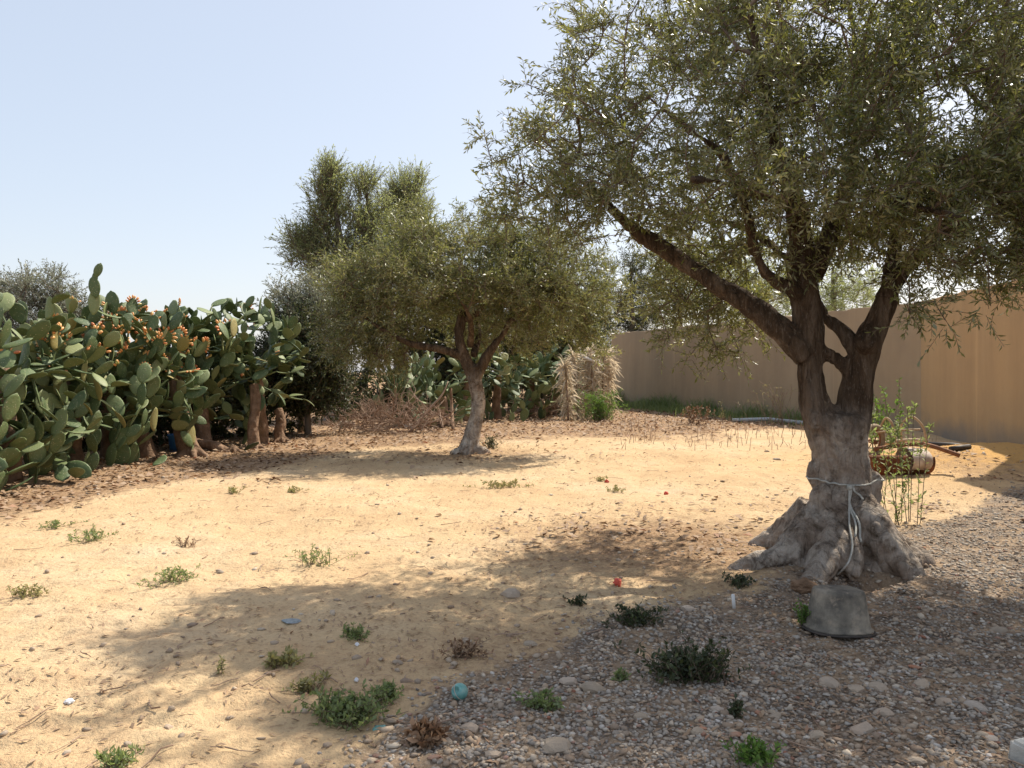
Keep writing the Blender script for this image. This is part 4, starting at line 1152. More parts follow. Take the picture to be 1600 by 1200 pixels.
prof_ = [(.158, .0), (.186, .0), (.191, .008), (.190, .022), (.176, .028), (.170, .06), (.160, .12), (.1575, .124), (.150, .175), (.1485, .178), (.1435, .214), (.140, .228), (.134, .236), (.124, .2395), (.04, .2405)]
rr = [se_ring(bm, r_, r_ * .82, z_) for r_, z_ in prof_]
for a, b_ in zip(rr, rr[1:]):
    for k in range(40): bm.faces.new((a[k], a[(k + 1) % 40], b_[(k + 1) % 40], b_[k]))
bm.faces.new(rr[-1])
link('body', bm_mesh('bucket_body', bm, M_tub), bk, (0, 0, .004))
bm = bmesh.new(); ring = [(math.cos(k * math.tau / 40), math.sin(k * math.tau / 40)) for k in range(41)]
tube_bm(bm, [Vector((math.copysign(abs(c_) ** (2 / 2.7), c_) * .196, math.copysign(abs(s_) ** (2 / 2.7), s_) * .163, .010)) for c_, s_ in ring], .0075, 8, False)
link('rim', bm_mesh('bucket_rim', bm, M_blackpipe), bk)
bk.rotation_euler = (math.radians(-2), math.radians(2.5), math.radians(8))

# ------------------------------------------------------------------ rusty implement by the mound
g0 = G(1400, 737)
D_c = g0.y
cart = empty('rusty_cart', g0); tag(cart, 'rusty old handcart with spoked wheel and two iron hoops by the sand mound', 'handcart')
def CP(px, py, dd=0.0): return P(px, py, D_c + dd) - g0
def cpart(nm, pts, r_, mat, sides=8, par_=None, sub=4):
    bm = bmesh.new(); tube_bm(bm, catmull(pts, sub), r_, sides); return link(nm, bm_mesh(nm, bm, mat), par_ or cart)
# wheel
wc = CP(1364, 690, .3)
wheel = empty('wheel', wc); wheel.parent = cart; wheel.rotation_euler = (math.radians(6), 0, math.radians(28))
bm = bmesh.new(); tube_bm(bm, [Vector((math.cos(k * math.tau / 28) * .195, 0, math.sin(k * math.tau / 28) * .215)) for k in range(29)], .045, 10, False); link('tyre', bm_mesh('tyre', bm, M_rubber), wheel)
bm = bmesh.new(); tube_bm(bm, [Vector((math.cos(k * math.tau / 28) * .155, 0, math.sin(k * math.tau / 28) * .17)) for k in range(29)], .014, 6, False); link('rim', bm_mesh('rim', bm, M_rust), wheel)
bm = bmesh.new(); tube_bm(bm, [(0, -.06, 0), (0, .06, 0)], .03, 8); link('hub', bm_mesh('hub', bm, M_rust), wheel)
for k in range(8):
    a = k * math.tau / 8
    bm = bmesh.new(); tube_bm(bm, [(math.cos(a) * .025, 0, math.sin(a) * .025), (math.cos(a) * .155, 0, math.sin(a) * .17)], .007, 5); link('spoke', bm_mesh('spoke', bm, M_rust), wheel)
# two hoops
for (x0, x1, top, dd, bl) in ((1376, 1399, 653, .25, 700), (1408, 1446, 651, .1, 692)):
    xm = (x0 + x1) / 2
    pts = [CP(x0 + 1, bl, dd + .2), CP(x0, (top + bl) / 2 - 6, dd + .15), CP(x0 + (x1 - x0) * .18, top + 5, dd + .1), CP(xm - 2, top, dd + .05), CP(x1 - (x1 - x0) * .25, top + 8, dd), CP(x1 - 2, (top + bl) / 2, dd), CP(x1 + 2, bl, dd)]
    cpart('hoop', pts, .016, M_rustlight, 8)
cpart('rail', [CP(1370, 676, .1), CP(1410, 672, .05), CP(1438, 671, 0)], .014, M_rustlight)
cpart('frame_bar', [CP(1366, 702, .2), CP(1420, 694, .1), CP(1452, 696, .0), CP(1500, 712, -.2)], .03, M_rust)
cpart('frame_bar', [CP(1372, 694, .8), CP(1420, 688, .7), CP(1450, 690, .6)], .03, M_rustlight)
# tipped body: curved trough
bm = bmesh.new()
rowsb = []
for i in range(13):
    f = i / 12
    px = 1338 + f * 112
    r_ = .27 * (1 - .25 * max(0, f - .75) / .25)
    c0 = CP(px, 719 + 1 * f, .05)
    row = []
    for k in range(15):
        a = math.radians(-15 - 190 * k / 14)
        row.append(bm.verts.new(c0 + Vector((0, math.cos(a) * r_, math.sin(a) * r_ * .85 - .0))))
    rowsb.append(row)
for a, b_ in zip(rowsb, rowsb[1:]):
    for k in range(14): bm.faces.new((a[k], a[k + 1], b_[k + 1], b_[k]))
bmesh.ops.solidify(bm, geom=bm.faces[:], thickness=.012)
link('trough', bm_mesh('trough', bm, M_rust), cart)
bm = bmesh.new(); c0 = CP(1432, 718, -.02)
for i, (dx, r_) in enumerate(((-.17, .265), (-.05, .262), (.06, .252), (.11, .235), (.125, .19), (.13, .03))):
    row = [bm.verts.new(c0 + Vector((dx, math.cos(a_ * math.tau / 20) * r_, math.sin(a_ * math.tau / 20) * r_ * .62))) for a_ in range(20)]
    if i:
        for k in range(20): bm.faces.new((prev[k], prev[(k + 1) % 20], row[(k + 1) % 20], row[k]))
    prev = row
bm.faces.new(prev)
link('end_panel', bm_mesh('end_panel', bm, M_paleend), cart)
pp = [P(1446, 694, 13.4), P(1490, 696, 13.2), P(1540, 703, 12.9), P(1565, 706, 12.7)]
bm = bmesh.new(); tube_bm(bm, pp, .045, 8); tag(link('black_pipe', bm_mesh('black_pipe', bm, M_blackpipe)), 'long dark pipe lying from the handcart to the foot of the wall', 'pipe')
g1, g2 = G(1485, 722), G(1515, 718)
bm = bmesh.new(); tube_bm(bm, [g1 + Vector((0, 0, .05)), g2 + Vector((0, 0, .05))], .04, 8); tag(link('pipe_offcut', bm_mesh('pipe_offcut', bm, M_blackpipe)), 'short dark pipe offcut half buried in the sand mound', 'pipe')
a1, a2, a3 = G(1145, 660), G(1200, 660), G(1262, 664)
bm = bmesh.new(); tube_bm(bm, [a1 + Vector((0, 0, .06)), a2 + Vector((0, 0, .09)), a3 + Vector((0, 0, .06))], .055, 8)
tag(link('pale_pipe', bm_mesh('pale_pipe', bm, M_greypipe)), 'long pale plastic pipe lying on the ground along the wall behind the olive', 'pipe')

# ------------------------------------------------------------------ stones
def rock_mesh(seed, flat=.6, mat=M_rock, sub=2):
    rs_ = np.random.default_rng(seed)
    bm = bmesh.new(); bmesh.ops.create_icosphere(bm, subdivisions=sub, radius=1)
    for v_ in bm.verts:
        p = v_.co
        f = 1 + .32 * float(fbm(np.array([p.x * 1.3 + seed]), np.array([p.y * 1.3]), p.z * 1.3, seed=seed, oct=2)[0]) * 1.5
        v_.co = Vector((p.x * f, p.y * f * .8, p.z * f * flat))
    # chip some flat faces
    for _ in range(5):
        d_ = Vector(rs_.normal(size=3)).normalized(); lim = rs_.uniform(.55, .8)
        for v_ in bm.verts:
            k = v_.co.dot(d_)
            if k > lim: v_.co -= d_ * (k - lim)
    return bm_mesh('stone', bm, mat, False)
ROCKS = [rock_mesh(100 + i, f_) for i, f_ in enumerate((.45, .6, .7, .5, .65))]
REDR = [rock_mesh(120 + i, .35, M_redrock) for i in range(2)]
STONES = [ # px, py, width px, label, red
    (865, 1168, 58, 'flat brownish stone at the bottom edge, broadest on the gravel'), (735, 1140, 34, 'pale pinkish stone in gravel below the turquoise ball'), (1295, 1070, 36, 'flat pale slab in gravel left of the three stone row'),
    (1337, 1078, 32, 'brown stone, middle of the row on the gravel'), (1372, 1076, 34, 'pale stone, right end of the row on the gravel'), (890, 1066, 36, 'flat sandy stone right of the turquoise ball'), (925, 1078, 40, 'buff flat stone beside the sandy one'),
    (1562, 988, 26, 'round tan stone on dark gravel at the right edge'), (1440, 1070, 30, 'pale buff stone on gravel right of the row'), (1520, 1105, 34, 'brown stone among pebbles near the right edge'), (1475, 1098, 28, 'whitish stone between the two brown ones'),
    (1275, 1152, 30, 'pink stone in gravel near the bottom edge'), (1090, 1145, 28, 'broken tan stone with flat face in the foreground gravel'), (1120, 1110, 24, 'light stone in foreground gravel under the dark weed'), (1383, 1115, 30, 'grey stone beside the long white one'), (1350, 1140, 44, 'long grey-white stone in the foreground gravel'),
    (1075, 953, 26, 'grey stone in the shade beside the low weeds'), (640, 1150, 18, 'small pale stone beside the green weed mat'), (555, 1132, 18, 'white pebble left of the green weed mat'), (620, 1036, 18, 'small pink stone on the shaded sand'),
    (506, 1062, 16, 'little pinkish stone beside the pale yellow weed'), (345, 895, 13, 'small tan stone on the bright sand'), (828, 1007, 22, 'flat pale stone at the gravel margin'), (730, 1003, 16, 'flat light stone at the sand edge'), (800, 930, 38, 'broad pale stone flush with the shaded sand'),
    (265, 1136, 17, 'dark round stone alone on the sunny sand at lower left'), (540, 665, 26, 'white rock at the foot of the brush pile'), (640, 668, 20, 'white angular rock in front of the dry branches'), (1210, 1120, 24, 'reddish tan stone in gravel near the centre bottom'), (1430, 1190, 30, 'buff stone at the bottom edge right'),
    (1545, 1155, 26, 'pinkish stone at lower right near the concrete corner'), (1180, 1195, 26, 'rounded pink stone at the bottom edge'), (1000, 1120, 22, 'beige stone on gravel beside the small weed'), (770, 1180, 26, 'rust coloured flat stone near the bottom edge'), (700, 1160, 18, 'small buff stone beneath the pale pinkish one'),
    (1215, 640 + 80, 14, 'small white stone on the sand behind the big trunk'), (1198, 706, 9, 'tiny white stone on the sand behind the big trunk')]
for i, (px, py, wpx, lab) in enumerate(STONES):
    g0 = G(px, py); s_ = wpx / 1250 * g0.y / 2
    o = link('stone', ROCKS[i % 5], None, g0 + Vector((0, 0, s_ * .04)), (random.uniform(-.15, .15), random.uniform(-.15, .15), random.uniform(-.5, .5) + (math.pi if i % 2 else 0)), (s_ * random.uniform(.95, 1.1), s_ * random.uniform(.8, 1.1), s_ * random.uniform(.8, 1.05)))
    tag(o, lab, 'stone', 'loose stones on sand and gravel')
SH = [(1430, 1045, 26, 'orange terracotta shard on the gravel right of the bucket'), (1185, 1115, 20, 'red brick chip in gravel'), (1100, 1140, 18, 'terracotta chip leaning beside the broken tan stone'), (1545, 1150, 26, 'red-brown brick fragment near the right edge'), (678, 1185, 24, 'orange brick chip at the bottom edge'),
      (1150, 1150, 26, 'long terracotta shard in foreground gravel'), (1245, 1028, 16, 'orange tile chip below the bucket left side'), (620, 1128, 12, 'small orange chip beside the weed mat')]
for i, (px, py, wpx, lab) in enumerate(SH):
    g0 = G(px, py); s_ = wpx / 1250 * g0.y / 2
    o = link('terracotta_shard', REDR[i % 2], None, g0 + Vector((0, 0, s_ * .18)), (random.uniform(-.3, .3), .2, random.uniform(0, 3)), (s_, s_ * .7, s_ * .9))
    tag(o, lab, 'shard', 'terracotta shards on the gravel')

# gravel: thousands of pebbles as one mass
def ico():
    bm = bmesh.new(); bmesh.ops.create_icosphere(bm, subdivisions=1, radius=1); bm.verts.ensure_lookup_table()
    V = np.array([list(v_.co) for v_ in bm.verts]); F = np.array([[v_.index for v_ in f.verts] for f in bm.faces]); bm.free(); return V, F
IV, IF = ico()
def pebbles(name, n, rng, region, maskf, smin, smax, flat=.65, pw=1.0, mat=None):
    out_ = np.zeros((0, 2))
    while len(out_) < n:
        # even in picture density: sample distance with more points nearby
        d = 1.9 + (region[1] - 1.9) * rng.random(n * 2) ** pw
        x = rng.uniform(-.75, .75, n * 2) * d
        k = rng.random(n * 2) < maskf(x, d)
        out_ = np.concatenate([out_, np.stack([x[k], d[k]], axis=1)])
    out_ = out_[:n]; x, y = out_.T
    s = np.exp(rng.uniform(math.log(smin), math.log(smax), n)) * (1 + .03 * (y - 3))
    sc = np.stack([s * rng.uniform(.8, 1.5, n), s * rng.uniform(.7, 1.1, n), s * flat * rng.uniform(.6, 1.2, n)], axis=1)
    nV = len(IV)
    base_ = IV[None] * (1 + rng.uniform(-.28, .28, (n, nV, 1))) * sc[:, None]
    a = rng.uniform(0, math.tau, n); ca, sa = np.cos(a)[:, None], np.sin(a)[:, None]
    tl = rng.normal(size=(n, 1)) * .35
    bx, by, bz = base_[:, :, 0], base_[:, :, 1], base_[:, :, 2]
    by2 = by * np.cos(tl) - bz * np.sin(tl); bz2 = by * np.sin(tl) + bz * np.cos(tl)
    V = np.stack([bx * ca - by2 * sa + x[:, None], bx * sa + by2 * ca + y[:, None], bz2 + (gz(x, y) + s * flat * .25)[:, None]], axis=2).reshape(-1, 3)
    F = (IF[None] + (np.arange(n) * nV)[:, None, None]).reshape(-1, 3)
    r = np.repeat(rng.random(n), len(IF))
    return mesh_arrays(name, V, F, mat or M_gravel, {'rnd': ('FACE', r)})
rng = np.random.default_rng(3)
def gm(x, y): return m_gravel(x, y) ** 1.3 * np.clip(.62 + 1.0 * fbm(x * 1.4, y * 1.4, seed=61), .06, 1) * (~((np.abs(x - 2.45) < .45) & (np.abs(y - 5.62) < .22)))
gr = link('gravel', pebbles('gravel', 27000, rng, (0, 10.5), gm, (.0052), .0145, pw=1.45)); gr['kind'] = 'stuff'
tag(gr, 'grey and tan gravel spread round the big olive and across the foreground', 'gravel', kind='stuff')
def gm2(x, y): return .025 + .9 * m_gravel(x, y) * .7 + .3 * m_litter(x, y)
gr2 = link('pebbles', pebbles('pebbles', 2600, rng, (0, 14), gm2, .010, .024, pw=1.3, mat=M_pebble)); gr2['kind'] = 'stuff'
tag(gr2, 'larger scattered pebbles and crumbs of soil lying on sand and gravel', 'pebbles', kind='stuff')

# leaf litter
def litter(name, n, rng, maskf, far, smin, smax, pw, label, aspect=.35):
    pts = np.zeros((0, 2))
    while len(pts) < n:
        d = 2.0 + (far - 2.0) * rng.random(n * 2) ** pw
        x = rng.uniform(-.78, .78, n * 2) * d
        k = rng.random(n * 2) < maskf(x, d)
        pts = np.concatenate([pts, np.stack([x[k], d[k]], axis=1)])
    x, y = pts[:n].T
    L = rng.uniform(smin, smax, n) * (1 + .02 * y); W = L * aspect * rng.uniform(.6, 1.4, n)
    a = rng.uniform(0, math.tau, n)
    dx = np.stack([np.cos(a), np.sin(a), rng.normal(size=n) * .22], axis=1); wx = np.stack([-np.sin(a), np.cos(a), rng.normal(size=n) * .25], axis=1)
    c_ = np.stack([x, y, gz(x, y) + .004 + .25 * W], axis=1)
    upv = np.array([0, 0, 1.0])
    V = np.stack([c_ - dx * L[:, None] * .5, c_ + wx * W[:, None] * .5 + upv * W[:, None] * .25, c_ + dx * L[:, None] * .5, c_ - wx * W[:, None] * .5 + upv * W[:, None] * .25], axis=1).reshape(-1, 3)
    o = link(name, mesh_arrays(name, V, np.arange(n * 4).reshape(n, 4), M_dryleaf, {'rnd': ('FACE', rng.random(n))}))
    tag(o, label, 'leaf litter', kind='stuff')
litter('leaf_litter', 26000, rng, lambda x, y: m_litter(x, y) ** 1.5 * smooth(5.5, 8, y) * (y < 30), 30, .05, .10, .8, 'reddish brown fallen leaves and dry pad scraps below the cacti and far trees', .5)
litter('olive_leaf_litter', 27000, rng, lambda x, y: (.16 + .8 * m_litter(x, y) + .25 * m_gravel(x, y)) * (.35 + .65 * smooth(0, .4, fbm(x * 1.1, y * 1.1, seed=66))), 17, .020, .046, 1.2, 'dry olive leaves and fine debris scattered over sand under the trees', .28)

# dry sticks on the ground
seg0, seg1, rr0 = [], [], []
rs_ = random.Random(4)
for i in range(240):
    d = 2.4 + 14 * rs_.random() ** 1.3; x = rs_.uniform(-.66, .66) * d
    a = rs_.uniform(0, math.tau); L = rs_.uniform(.05, .22)
    p0 = np.array([x, d, gz1(x, d) + .008]); cur = p0
    for k in range(3):
        a += rs_.uniform(-.4, .4); nx, ny = cur[0] + math.cos(a) * L / 3, cur[1] + math.sin(a) * L / 3
        nxt = np.array([nx, ny, gz1(nx, ny) + .008 + rs_.random() * .012]); seg0.append(cur); seg1.append(nxt); rr0.append(rs_.uniform(.0018, .004)); cur = nxt
V, F = frusta(seg0, seg1, rr0, np.array(rr0) * .8, 5)
o = link('dry_twigs', mesh_arrays('dry_twigs', V, F, M_deadwood)); tag(o, 'thin dry twigs scattered on the sand', 'twigs', kind='stuff')

# ------------------------------------------------------------------ weeds
def weed(name, label, px, py, wpx, hpx, n_stem, leaf, mat, seed, nleaf=14, width=.4, droop=0, up=.7, group='low weeds on the sand', cat='weed', depth=.7, stem=M_twig, stem_r=.002):
    rs_ = np.random.default_rng(seed)
    g0 = G(px, py); k = g0.y / 1250
    W, Hh = wpx * k / 2, hpx * k
    T0 = np.stack([rs_.normal(size=n_stem) * W * .35, rs_.normal(size=n_stem) * W * .35 * depth, np.zeros(n_stem)], axis=1)
    T0[:, 2] = gz(T0[:, 0] + g0.x, T0[:, 1] + g0.y) - g0.z
    dirs = np.stack([rs_.normal(size=n_stem), rs_.normal(size=n_stem) * depth, np.zeros(n_stem)], axis=1)
    hz_ = np.sqrt(rs_.random(n_stem))[:, None]
    T1 = T0 + dirs * W * .45 * hz_ + np.array([0, 0, 1]) * (Hh * rs_.uniform(.3, 1, n_stem) * up)[:, None]
    T2 = T1 + dirs * W * .25 * hz_ + np.array([0, 0, 1]) * (Hh * rs_.uniform(0, .35, n_stem))[:, None]
    S0 = np.concatenate([T0, T1]); S1 = np.concatenate([T1, T2])
    SV, SF = frusta(S0, S1, np.full(len(S0), stem_r), np.full(len(S0), stem_r * .6), 3)
    root_ = link(name, mesh_arrays('stems', SV, SF, stem), None, g0)
    tag(root_, label, cat, group)
    n = n_stem * nleaf
    t = rs_.uniform(.1, 1.95, n).reshape(n_stem, nleaf, 1)
    Bs = np.where(t < 1, T0[:, None] + (T1 - T0)[:, None] * t, T1[:, None] + (T2 - T1)[:, None] * (t - 1)).reshape(-1, 3)
    ld = rs_.normal(size=(n, 3)) + np.array([0, 0, .5 - droop]); ld /= np.linalg.norm(ld, axis=1, keepdims=True)
    ll = rs_.uniform(.6, 1.2, n)[:, None] * leaf
    wv = np.cross(ld, rs_.normal(size=(n, 3))); wv /= np.linalg.norm(wv, axis=1, keepdims=True)
    nv = np.cross(wv, ld)
    mid = Bs + ld * ll * .55 + nv * ll * .08; w_ = ll * width / 2
    V = np.stack([Bs, mid + wv * w_, Bs + ld * ll, mid - wv * w_], axis=1).reshape(-1, 3)
    l_ = link('leaves', mesh_arrays('leaves', V, np.arange(n * 4).reshape(n, 4), mat, {'rnd': ('FACE', np.clip(rs_.random(n) * .8 + .2 * rs_.random(), 0, 1))}), root_); l_['kind'] = 'stuff'
    return root_

W = [ # name,label,px,py,w,h,stems,leaf,mat
    ('weed', 'low spreading green weed in sun, second clump up the left side', 143, 846, 64, 20, 26, .03, M_weed), ('weed', 'thin grey-green weed patch on the sand nearest the left hedge', 85, 822, 48, 12, 16, .028, M_weed),
    ('weed', 'green weed with a trailing reddish arm, on bright sand left of centre', 268, 910, 84, 24, 30, .028, M_weed), ('weed', 'upright twin-tufted green weed where the olive shade begins', 492, 884, 62, 34, 26, .026, M_weed),
    ('weed', 'tiny reddish dry weed on bright sand', 290, 855, 34, 16, 14, .022, M_dryleaf), ('weed', 'dull yellowish weed at the far left edge of the sand', 40, 930, 56, 18, 22, .028, M_weedy),
    ('weed', 'small green weed on dark shaded sand in the middle', 552, 996, 46, 20, 22, .026, M_weed), ('weed', 'slender single-stemmed yellow-green seedling standing alone', 346, 1052, 16, 34, 3, .03, M_weedy),
    ('weed', 'pale yellow-green weed with broad leaves in the shade', 440, 1040, 50, 24, 20, .036, M_weedy), ('weed', 'bleached yellow weed just below the broad-leaved one', 485, 1076, 46, 28, 18, .032, M_weedy),
    ('weed_mat', 'thick mat of bright green weed beside the gravel edge', 540, 1120, 118, 34, 120, .030, M_weed), ('weed', 'green weed at the right end of the bright mat', 605, 1092, 44, 26, 30, .028, M_weed),
    ('weed', 'greyish weed sprig at the bottom left edge', 180, 1196, 60, 26, 26, .026, M_weed), ('weed', 'dark feathery weed clump on the foreground gravel, largest of all', 1080, 1062, 120, 56, 130, .034, M_darkleaf),
    ('weed', 'dark weed patch on soil halfway to the bucket', 990, 976, 80, 30, 60, .03, M_darkleaf), ('weed', 'bright green bushy weed touching the left side of the bucket', 1262, 982, 36, 40, 50, .024, M_fresh),
    ('weed', 'fresh light green weed at the bottom edge of the gravel', 1180, 1192, 66, 34, 46, .028, M_fresh), ('weed', 'low green weed patch on gravel right of the turquoise ball', 850, 1104, 60, 20, 30, .028, M_weed),
    ('weed', 'small green sprig on the gravel', 970, 1062, 30, 18, 14, .024, M_weed), ('weed', 'dry brown weed at the gravel margin', 722, 1028, 46, 28, 26, .028, M_dryleaf),
    ('weed', 'rusty dead weed with stiff blades near the bottom edge', 665, 1160, 50, 30, 40, .05, M_dryleaf), ('weed', 'shaded weed patch left of the big trunk roots', 1150, 912, 46, 14, 24, .03, M_darkleaf),
    ('weed', 'trailing light green weed on far sunny sand', 785, 762, 70, 10, 30, .04, M_weedy), ('weed', 'short pale weed on sand below the second olive shade', 460, 770, 30, 8, 14, .035, M_weedy),
    ('weed', 'small pale weed beside the second olive shade tip', 364, 770, 28, 10, 14, .035, M_weedy), ('weed', 'little weed on sunny sand right of the trailing one', 940, 752, 22, 8, 10, .035, M_weedy), ('weed', 'low weed on sunny sand before the big trunk', 962, 768, 26, 8, 10, .035, M_weedy),
    ('weed', 'small green-grey sprout at the foot of the second olive', 766, 700, 26, 22, 26, .05, M_darkleaf), ('weed', 'tiny sprig in the gravel between the pink stones', 1150, 1120, 22, 28, 12, .026, M_darkleaf),
    ('weed', 'small weed against the shaded stone at mid ground', 902, 946, 30, 14, 16, .026, M_darkleaf)]
for i, (nm, lab, px, py, w_, h_, ns, lf, mt) in enumerate(W):
    weed(nm, lab, px, py, w_, h_, ns, lf, mt, 200 + i)
# tall green shrub at the wall's left foot and sprawling plant right of the trunk
weed('green_shrub', 'bright green feathery shrub at the left foot of the wall', 938, 658, 54, 40, 100, .12, M_fresh, 301, nleaf=22, width=.16, group=None, cat='shrub', up=1.0, stem_r=.005)
weed('sapling', 'tall thin leafy sapling in front of the handcart beside the big trunk', 1405, 820, 84, 170, 13, .062, M_weed, 302, nleaf=46, width=.32, group=None, cat='sapling', up=1.0, stem_r=.005, depth=.5)
weed('leafy_bush', 'sunlit leafy shoots by the wall right behind the big trunk', 1385, 700, 60, 85, 20, .09, M_fresh, 303, nleaf=26, width=.35, group=None, cat='bush', up=1.0, stem_r=.006)
weed('dry_stalks', 'tall straw coloured dry stalks at the wall foot left of the big trunk', 1215, 664, 80, 58, 34, .10, M_weedy, 304, nleaf=8, width=.14, group=None, cat='weed', up=1.0, stem=M_deadwood, stem_r=.006)
weed('weed', 'yellow-green upright spike of weed at the edge of the wall shade', 1128, 660, 12, 30, 6, .07, M_weedy, 305, nleaf=12, width=.2, up=1.0, stem_r=.005)
weed('weed', 'brownish dead bush in the shade at the wall foot', 1085, 664, 50, 26, 40, .08, M_dryleaf, 306, up=1.0)
# rough dark grass along the foot of the wall: uncountable
rng = np.random.default_rng(77)
n = 9000
s = rng.random(n) * .93; off = -np.abs(rng.normal(size=n)) * .75 - .05
dirw = np.array([wd.x, wd.y]) / wl; nrmw = np.array([-dirw[1], dirw[0]])
if nrmw[0] > 0: nrmw = -nrmw
bx = WA.x + dirw[0] * s * wl * 1.0 + nrmw[0] * (-off); by = WA.y + dirw[1] * s * wl + nrmw[1] * (-off)
hgt = rng.uniform(.12, .55, n) * (1.15 - .55 * s) * (.45 + .9 * smooth(-.3, .5, noise(bx * 1.1, by * 1.1, seed=5)))
keepm = rng.random(n) < (1.05 - .75 * s); bx, by, hgt = bx[keepm], by[keepm], hgt[keepm]; n = len(bx)
bz = gz(bx, by)
a = rng.uniform(0, math.tau, n); le = rng.normal(size=(n, 2)) * .35
B0 = np.stack([bx, by, bz], axis=1); wv = np.stack([np.cos(a), np.sin(a), np.zeros(n)], axis=1) * .010
Tp = B0 + np.stack([le[:, 0] * hgt, le[:, 1] * hgt, hgt], axis=1); Md = B0 + np.stack([le[:, 0] * hgt * .3, le[:, 1] * hgt * .3, hgt * .55], axis=1)
V = np.stack([B0 - wv, B0 + wv, Md + wv * .9, Md - wv * .9, Md - wv * .9, Md + wv * .9, Tp + wv * .1, Tp - wv * .1], axis=1).reshape(-1, 3)
o = link('wall_foot_grass', mesh_arrays('grass', V, np.arange(n * 8).reshape(-1, 4), M_weed, {'rnd': ('FACE', np.repeat(rng.random(n) * .6, 2))}))
tag(o, 'dark rough grass growing along the shaded foot of the wall', 'grass', kind='stuff')
# sparse dry stalks on the sand in front of it
n = 260
bx = rng.uniform(2, 8.3, n); by = rng.uniform(15, 23, n); bz = gz(bx, by); hgt = rng.uniform(.08, .32, n)
S0 = np.stack([bx, by, bz], axis=1); S1 = S0 + np.stack([rng.normal(size=n) * .04, rng.normal(size=n) * .04, hgt], axis=1)
V, F = frusta(S0, S1, np.full(n, .006), np.full(n, .003), 4)
o = link('dry_grass_stalks', mesh_arrays('dry_grass_stalks', V, F, M_deadwood)); tag(o, 'scattered dry grass stalks standing on the far sand', 'dry stalks', kind='stuff')

# ------------------------------------------------------------------ brush pile between olive and cacti
def brush(label, cx_px, cy_px, wpx, hpx, n, seed):
    rs_ = random.Random(seed); g0 = G(cx_px, cy_px); k = g0.y / 1250
    root_ = empty('brush_pile', g0); tag(root_, label, 'brush pile', None)
    s0_, s1_, r0_ = [], [], []
    for i in range(n):
        p = np.array([rs_.gauss(0, wpx * k * .28), rs_.uniform(-.5, .9), rs_.uniform(0, hpx * k * .25)])
        d_ = np.array([rs_.gauss(0, .8), rs_.gauss(0, .4), rs_.uniform(.0, 1.0)]); d_ /= np.linalg.norm(d_)
        L = rs_.uniform(.4, 1.1); r_ = rs_.uniform(.006, .016)
        for q in range(4):
            p2 = p + d_ * L / 4; p2[2] = max(p2[2], .02)
            s0_.append(p); s1_.append(p2); r0_.append(r_ * (1 - q * .18))
            if q: 
                d3 = d_ + np.array([rs_.gauss(0, .6), rs_.gauss(0, .4), rs_.gauss(.1, .4)]); s0_.append(p2); s1_.append(p2 + d3 * .16); r0_.append(r_ * .45)
            d_ = d_ + np.array([rs_.gauss(0, .25), rs_.gauss(0, .2), -.12]); d_ /= np.linalg.norm(d_); p = p2
    V, F = frusta(s0_, s1_, r0_, np.array(r0_) * .75, 5)
    l_ = link('dead_branches', mesh_arrays('dead_branches', V, F, M_deadwood), root_); l_['kind'] = 'stuff'
brush('tangle of dry brown branches left of the second olive, behind the leaf litter', 575, 676, 110, 100, 130, 1)
brush('heap of pale dead branches and stems directly left of the second olive trunk', 655, 676, 110, 110, 90, 2)
brush('dark dry brush under the far cactus thicket', 845, 652, 120, 60, 90, 3)
# bigger bare dead branch of the pile
for k, (pts, rads, lab) in enumerate((([G(640, 678), P(668, 642, 19.6), P(690, 618, 19.8), P(700, 596, 20)], [.04, .035, .025, .01], 'bare pale branch leaning upright in the dry brush'),
                                      ([G(646, 676), P(670, 662, 19.3), P(700, 650, 19.3), P(716, 632, 19.3)], [.035, .028, .02, .01], 'bare pale branch lying low in the dry brush'),
                                      ([G(708, 672), P(706, 640, 21.2), P(704, 606, 21.3)], [.045, .04, .035], 'straight orange-brown post standing left of the second olive trunk'),
                                      ([G(690, 668), P(698, 640, 21.8), P(694, 610, 21.9)], [.04, .04, .03], 'second thinner brown post behind the orange-brown one'))):
    c_, r = path(pts, rads, 4); bm = bmesh.new(); tube_bm(bm, c_, r, 8)
    o = link('dead_branch' if k < 2 else 'wooden_post', bm_mesh('dead_branch', bm, M_deadwood if k < 2 else M_cactuswood)); tag(o, lab, 'branch' if k < 2 else 'post')
# cactus trunks low down in the hedge, fibrous
for k, (px, py, top, dx, r_, lab) in enumerate(((300, 712, 560, -42, .16, 'thick leaning brown cactus trunk under the orange fruits'), (398, 700, 600, -2, .11, 'upright brown cactus trunk under the right hand crown of pads'), (440, 690, 640, -6, .12, 'short fibrous dead cactus trunk at the end of the hedge'), (365, 706, 690, -60, .10, 'fallen brown cactus trunk lying between the two standing ones'), (870, 648, 600, -8, .12, 'dry brown cactus trunk stump below the far thicket'))):
    g0 = G(px, py); root_ = empty('cactus_trunk', g0); tag(root_, lab, 'cactus trunk', 'bare trunks in the cactus hedge')
    tp = P(px + dx, top, g0.y + .2) - g0
    c_, r = path([Vector((0, 0, -.1)), tp * .3 + Vector((-.04, 0, 0)), tp * .65 + Vector((.04, 0, 0)), tp], [r_ * 1.35, r_, r_ * .9, r_ * .75], 5)
    me = remesh_union('trunk', [(c_, r)] + [([Vector((0, 0, r_)), Vector((math.cos(a_) * r_ * 2.2, math.sin(a_) * r_ * 2.2, -.04))], [r_ * .5, r_ * .2]) for a_ in (3.4, 4.2, 5.2, 6.0)], .02, M_cactuswood, .03, 1)
    link('trunk', me, root_)

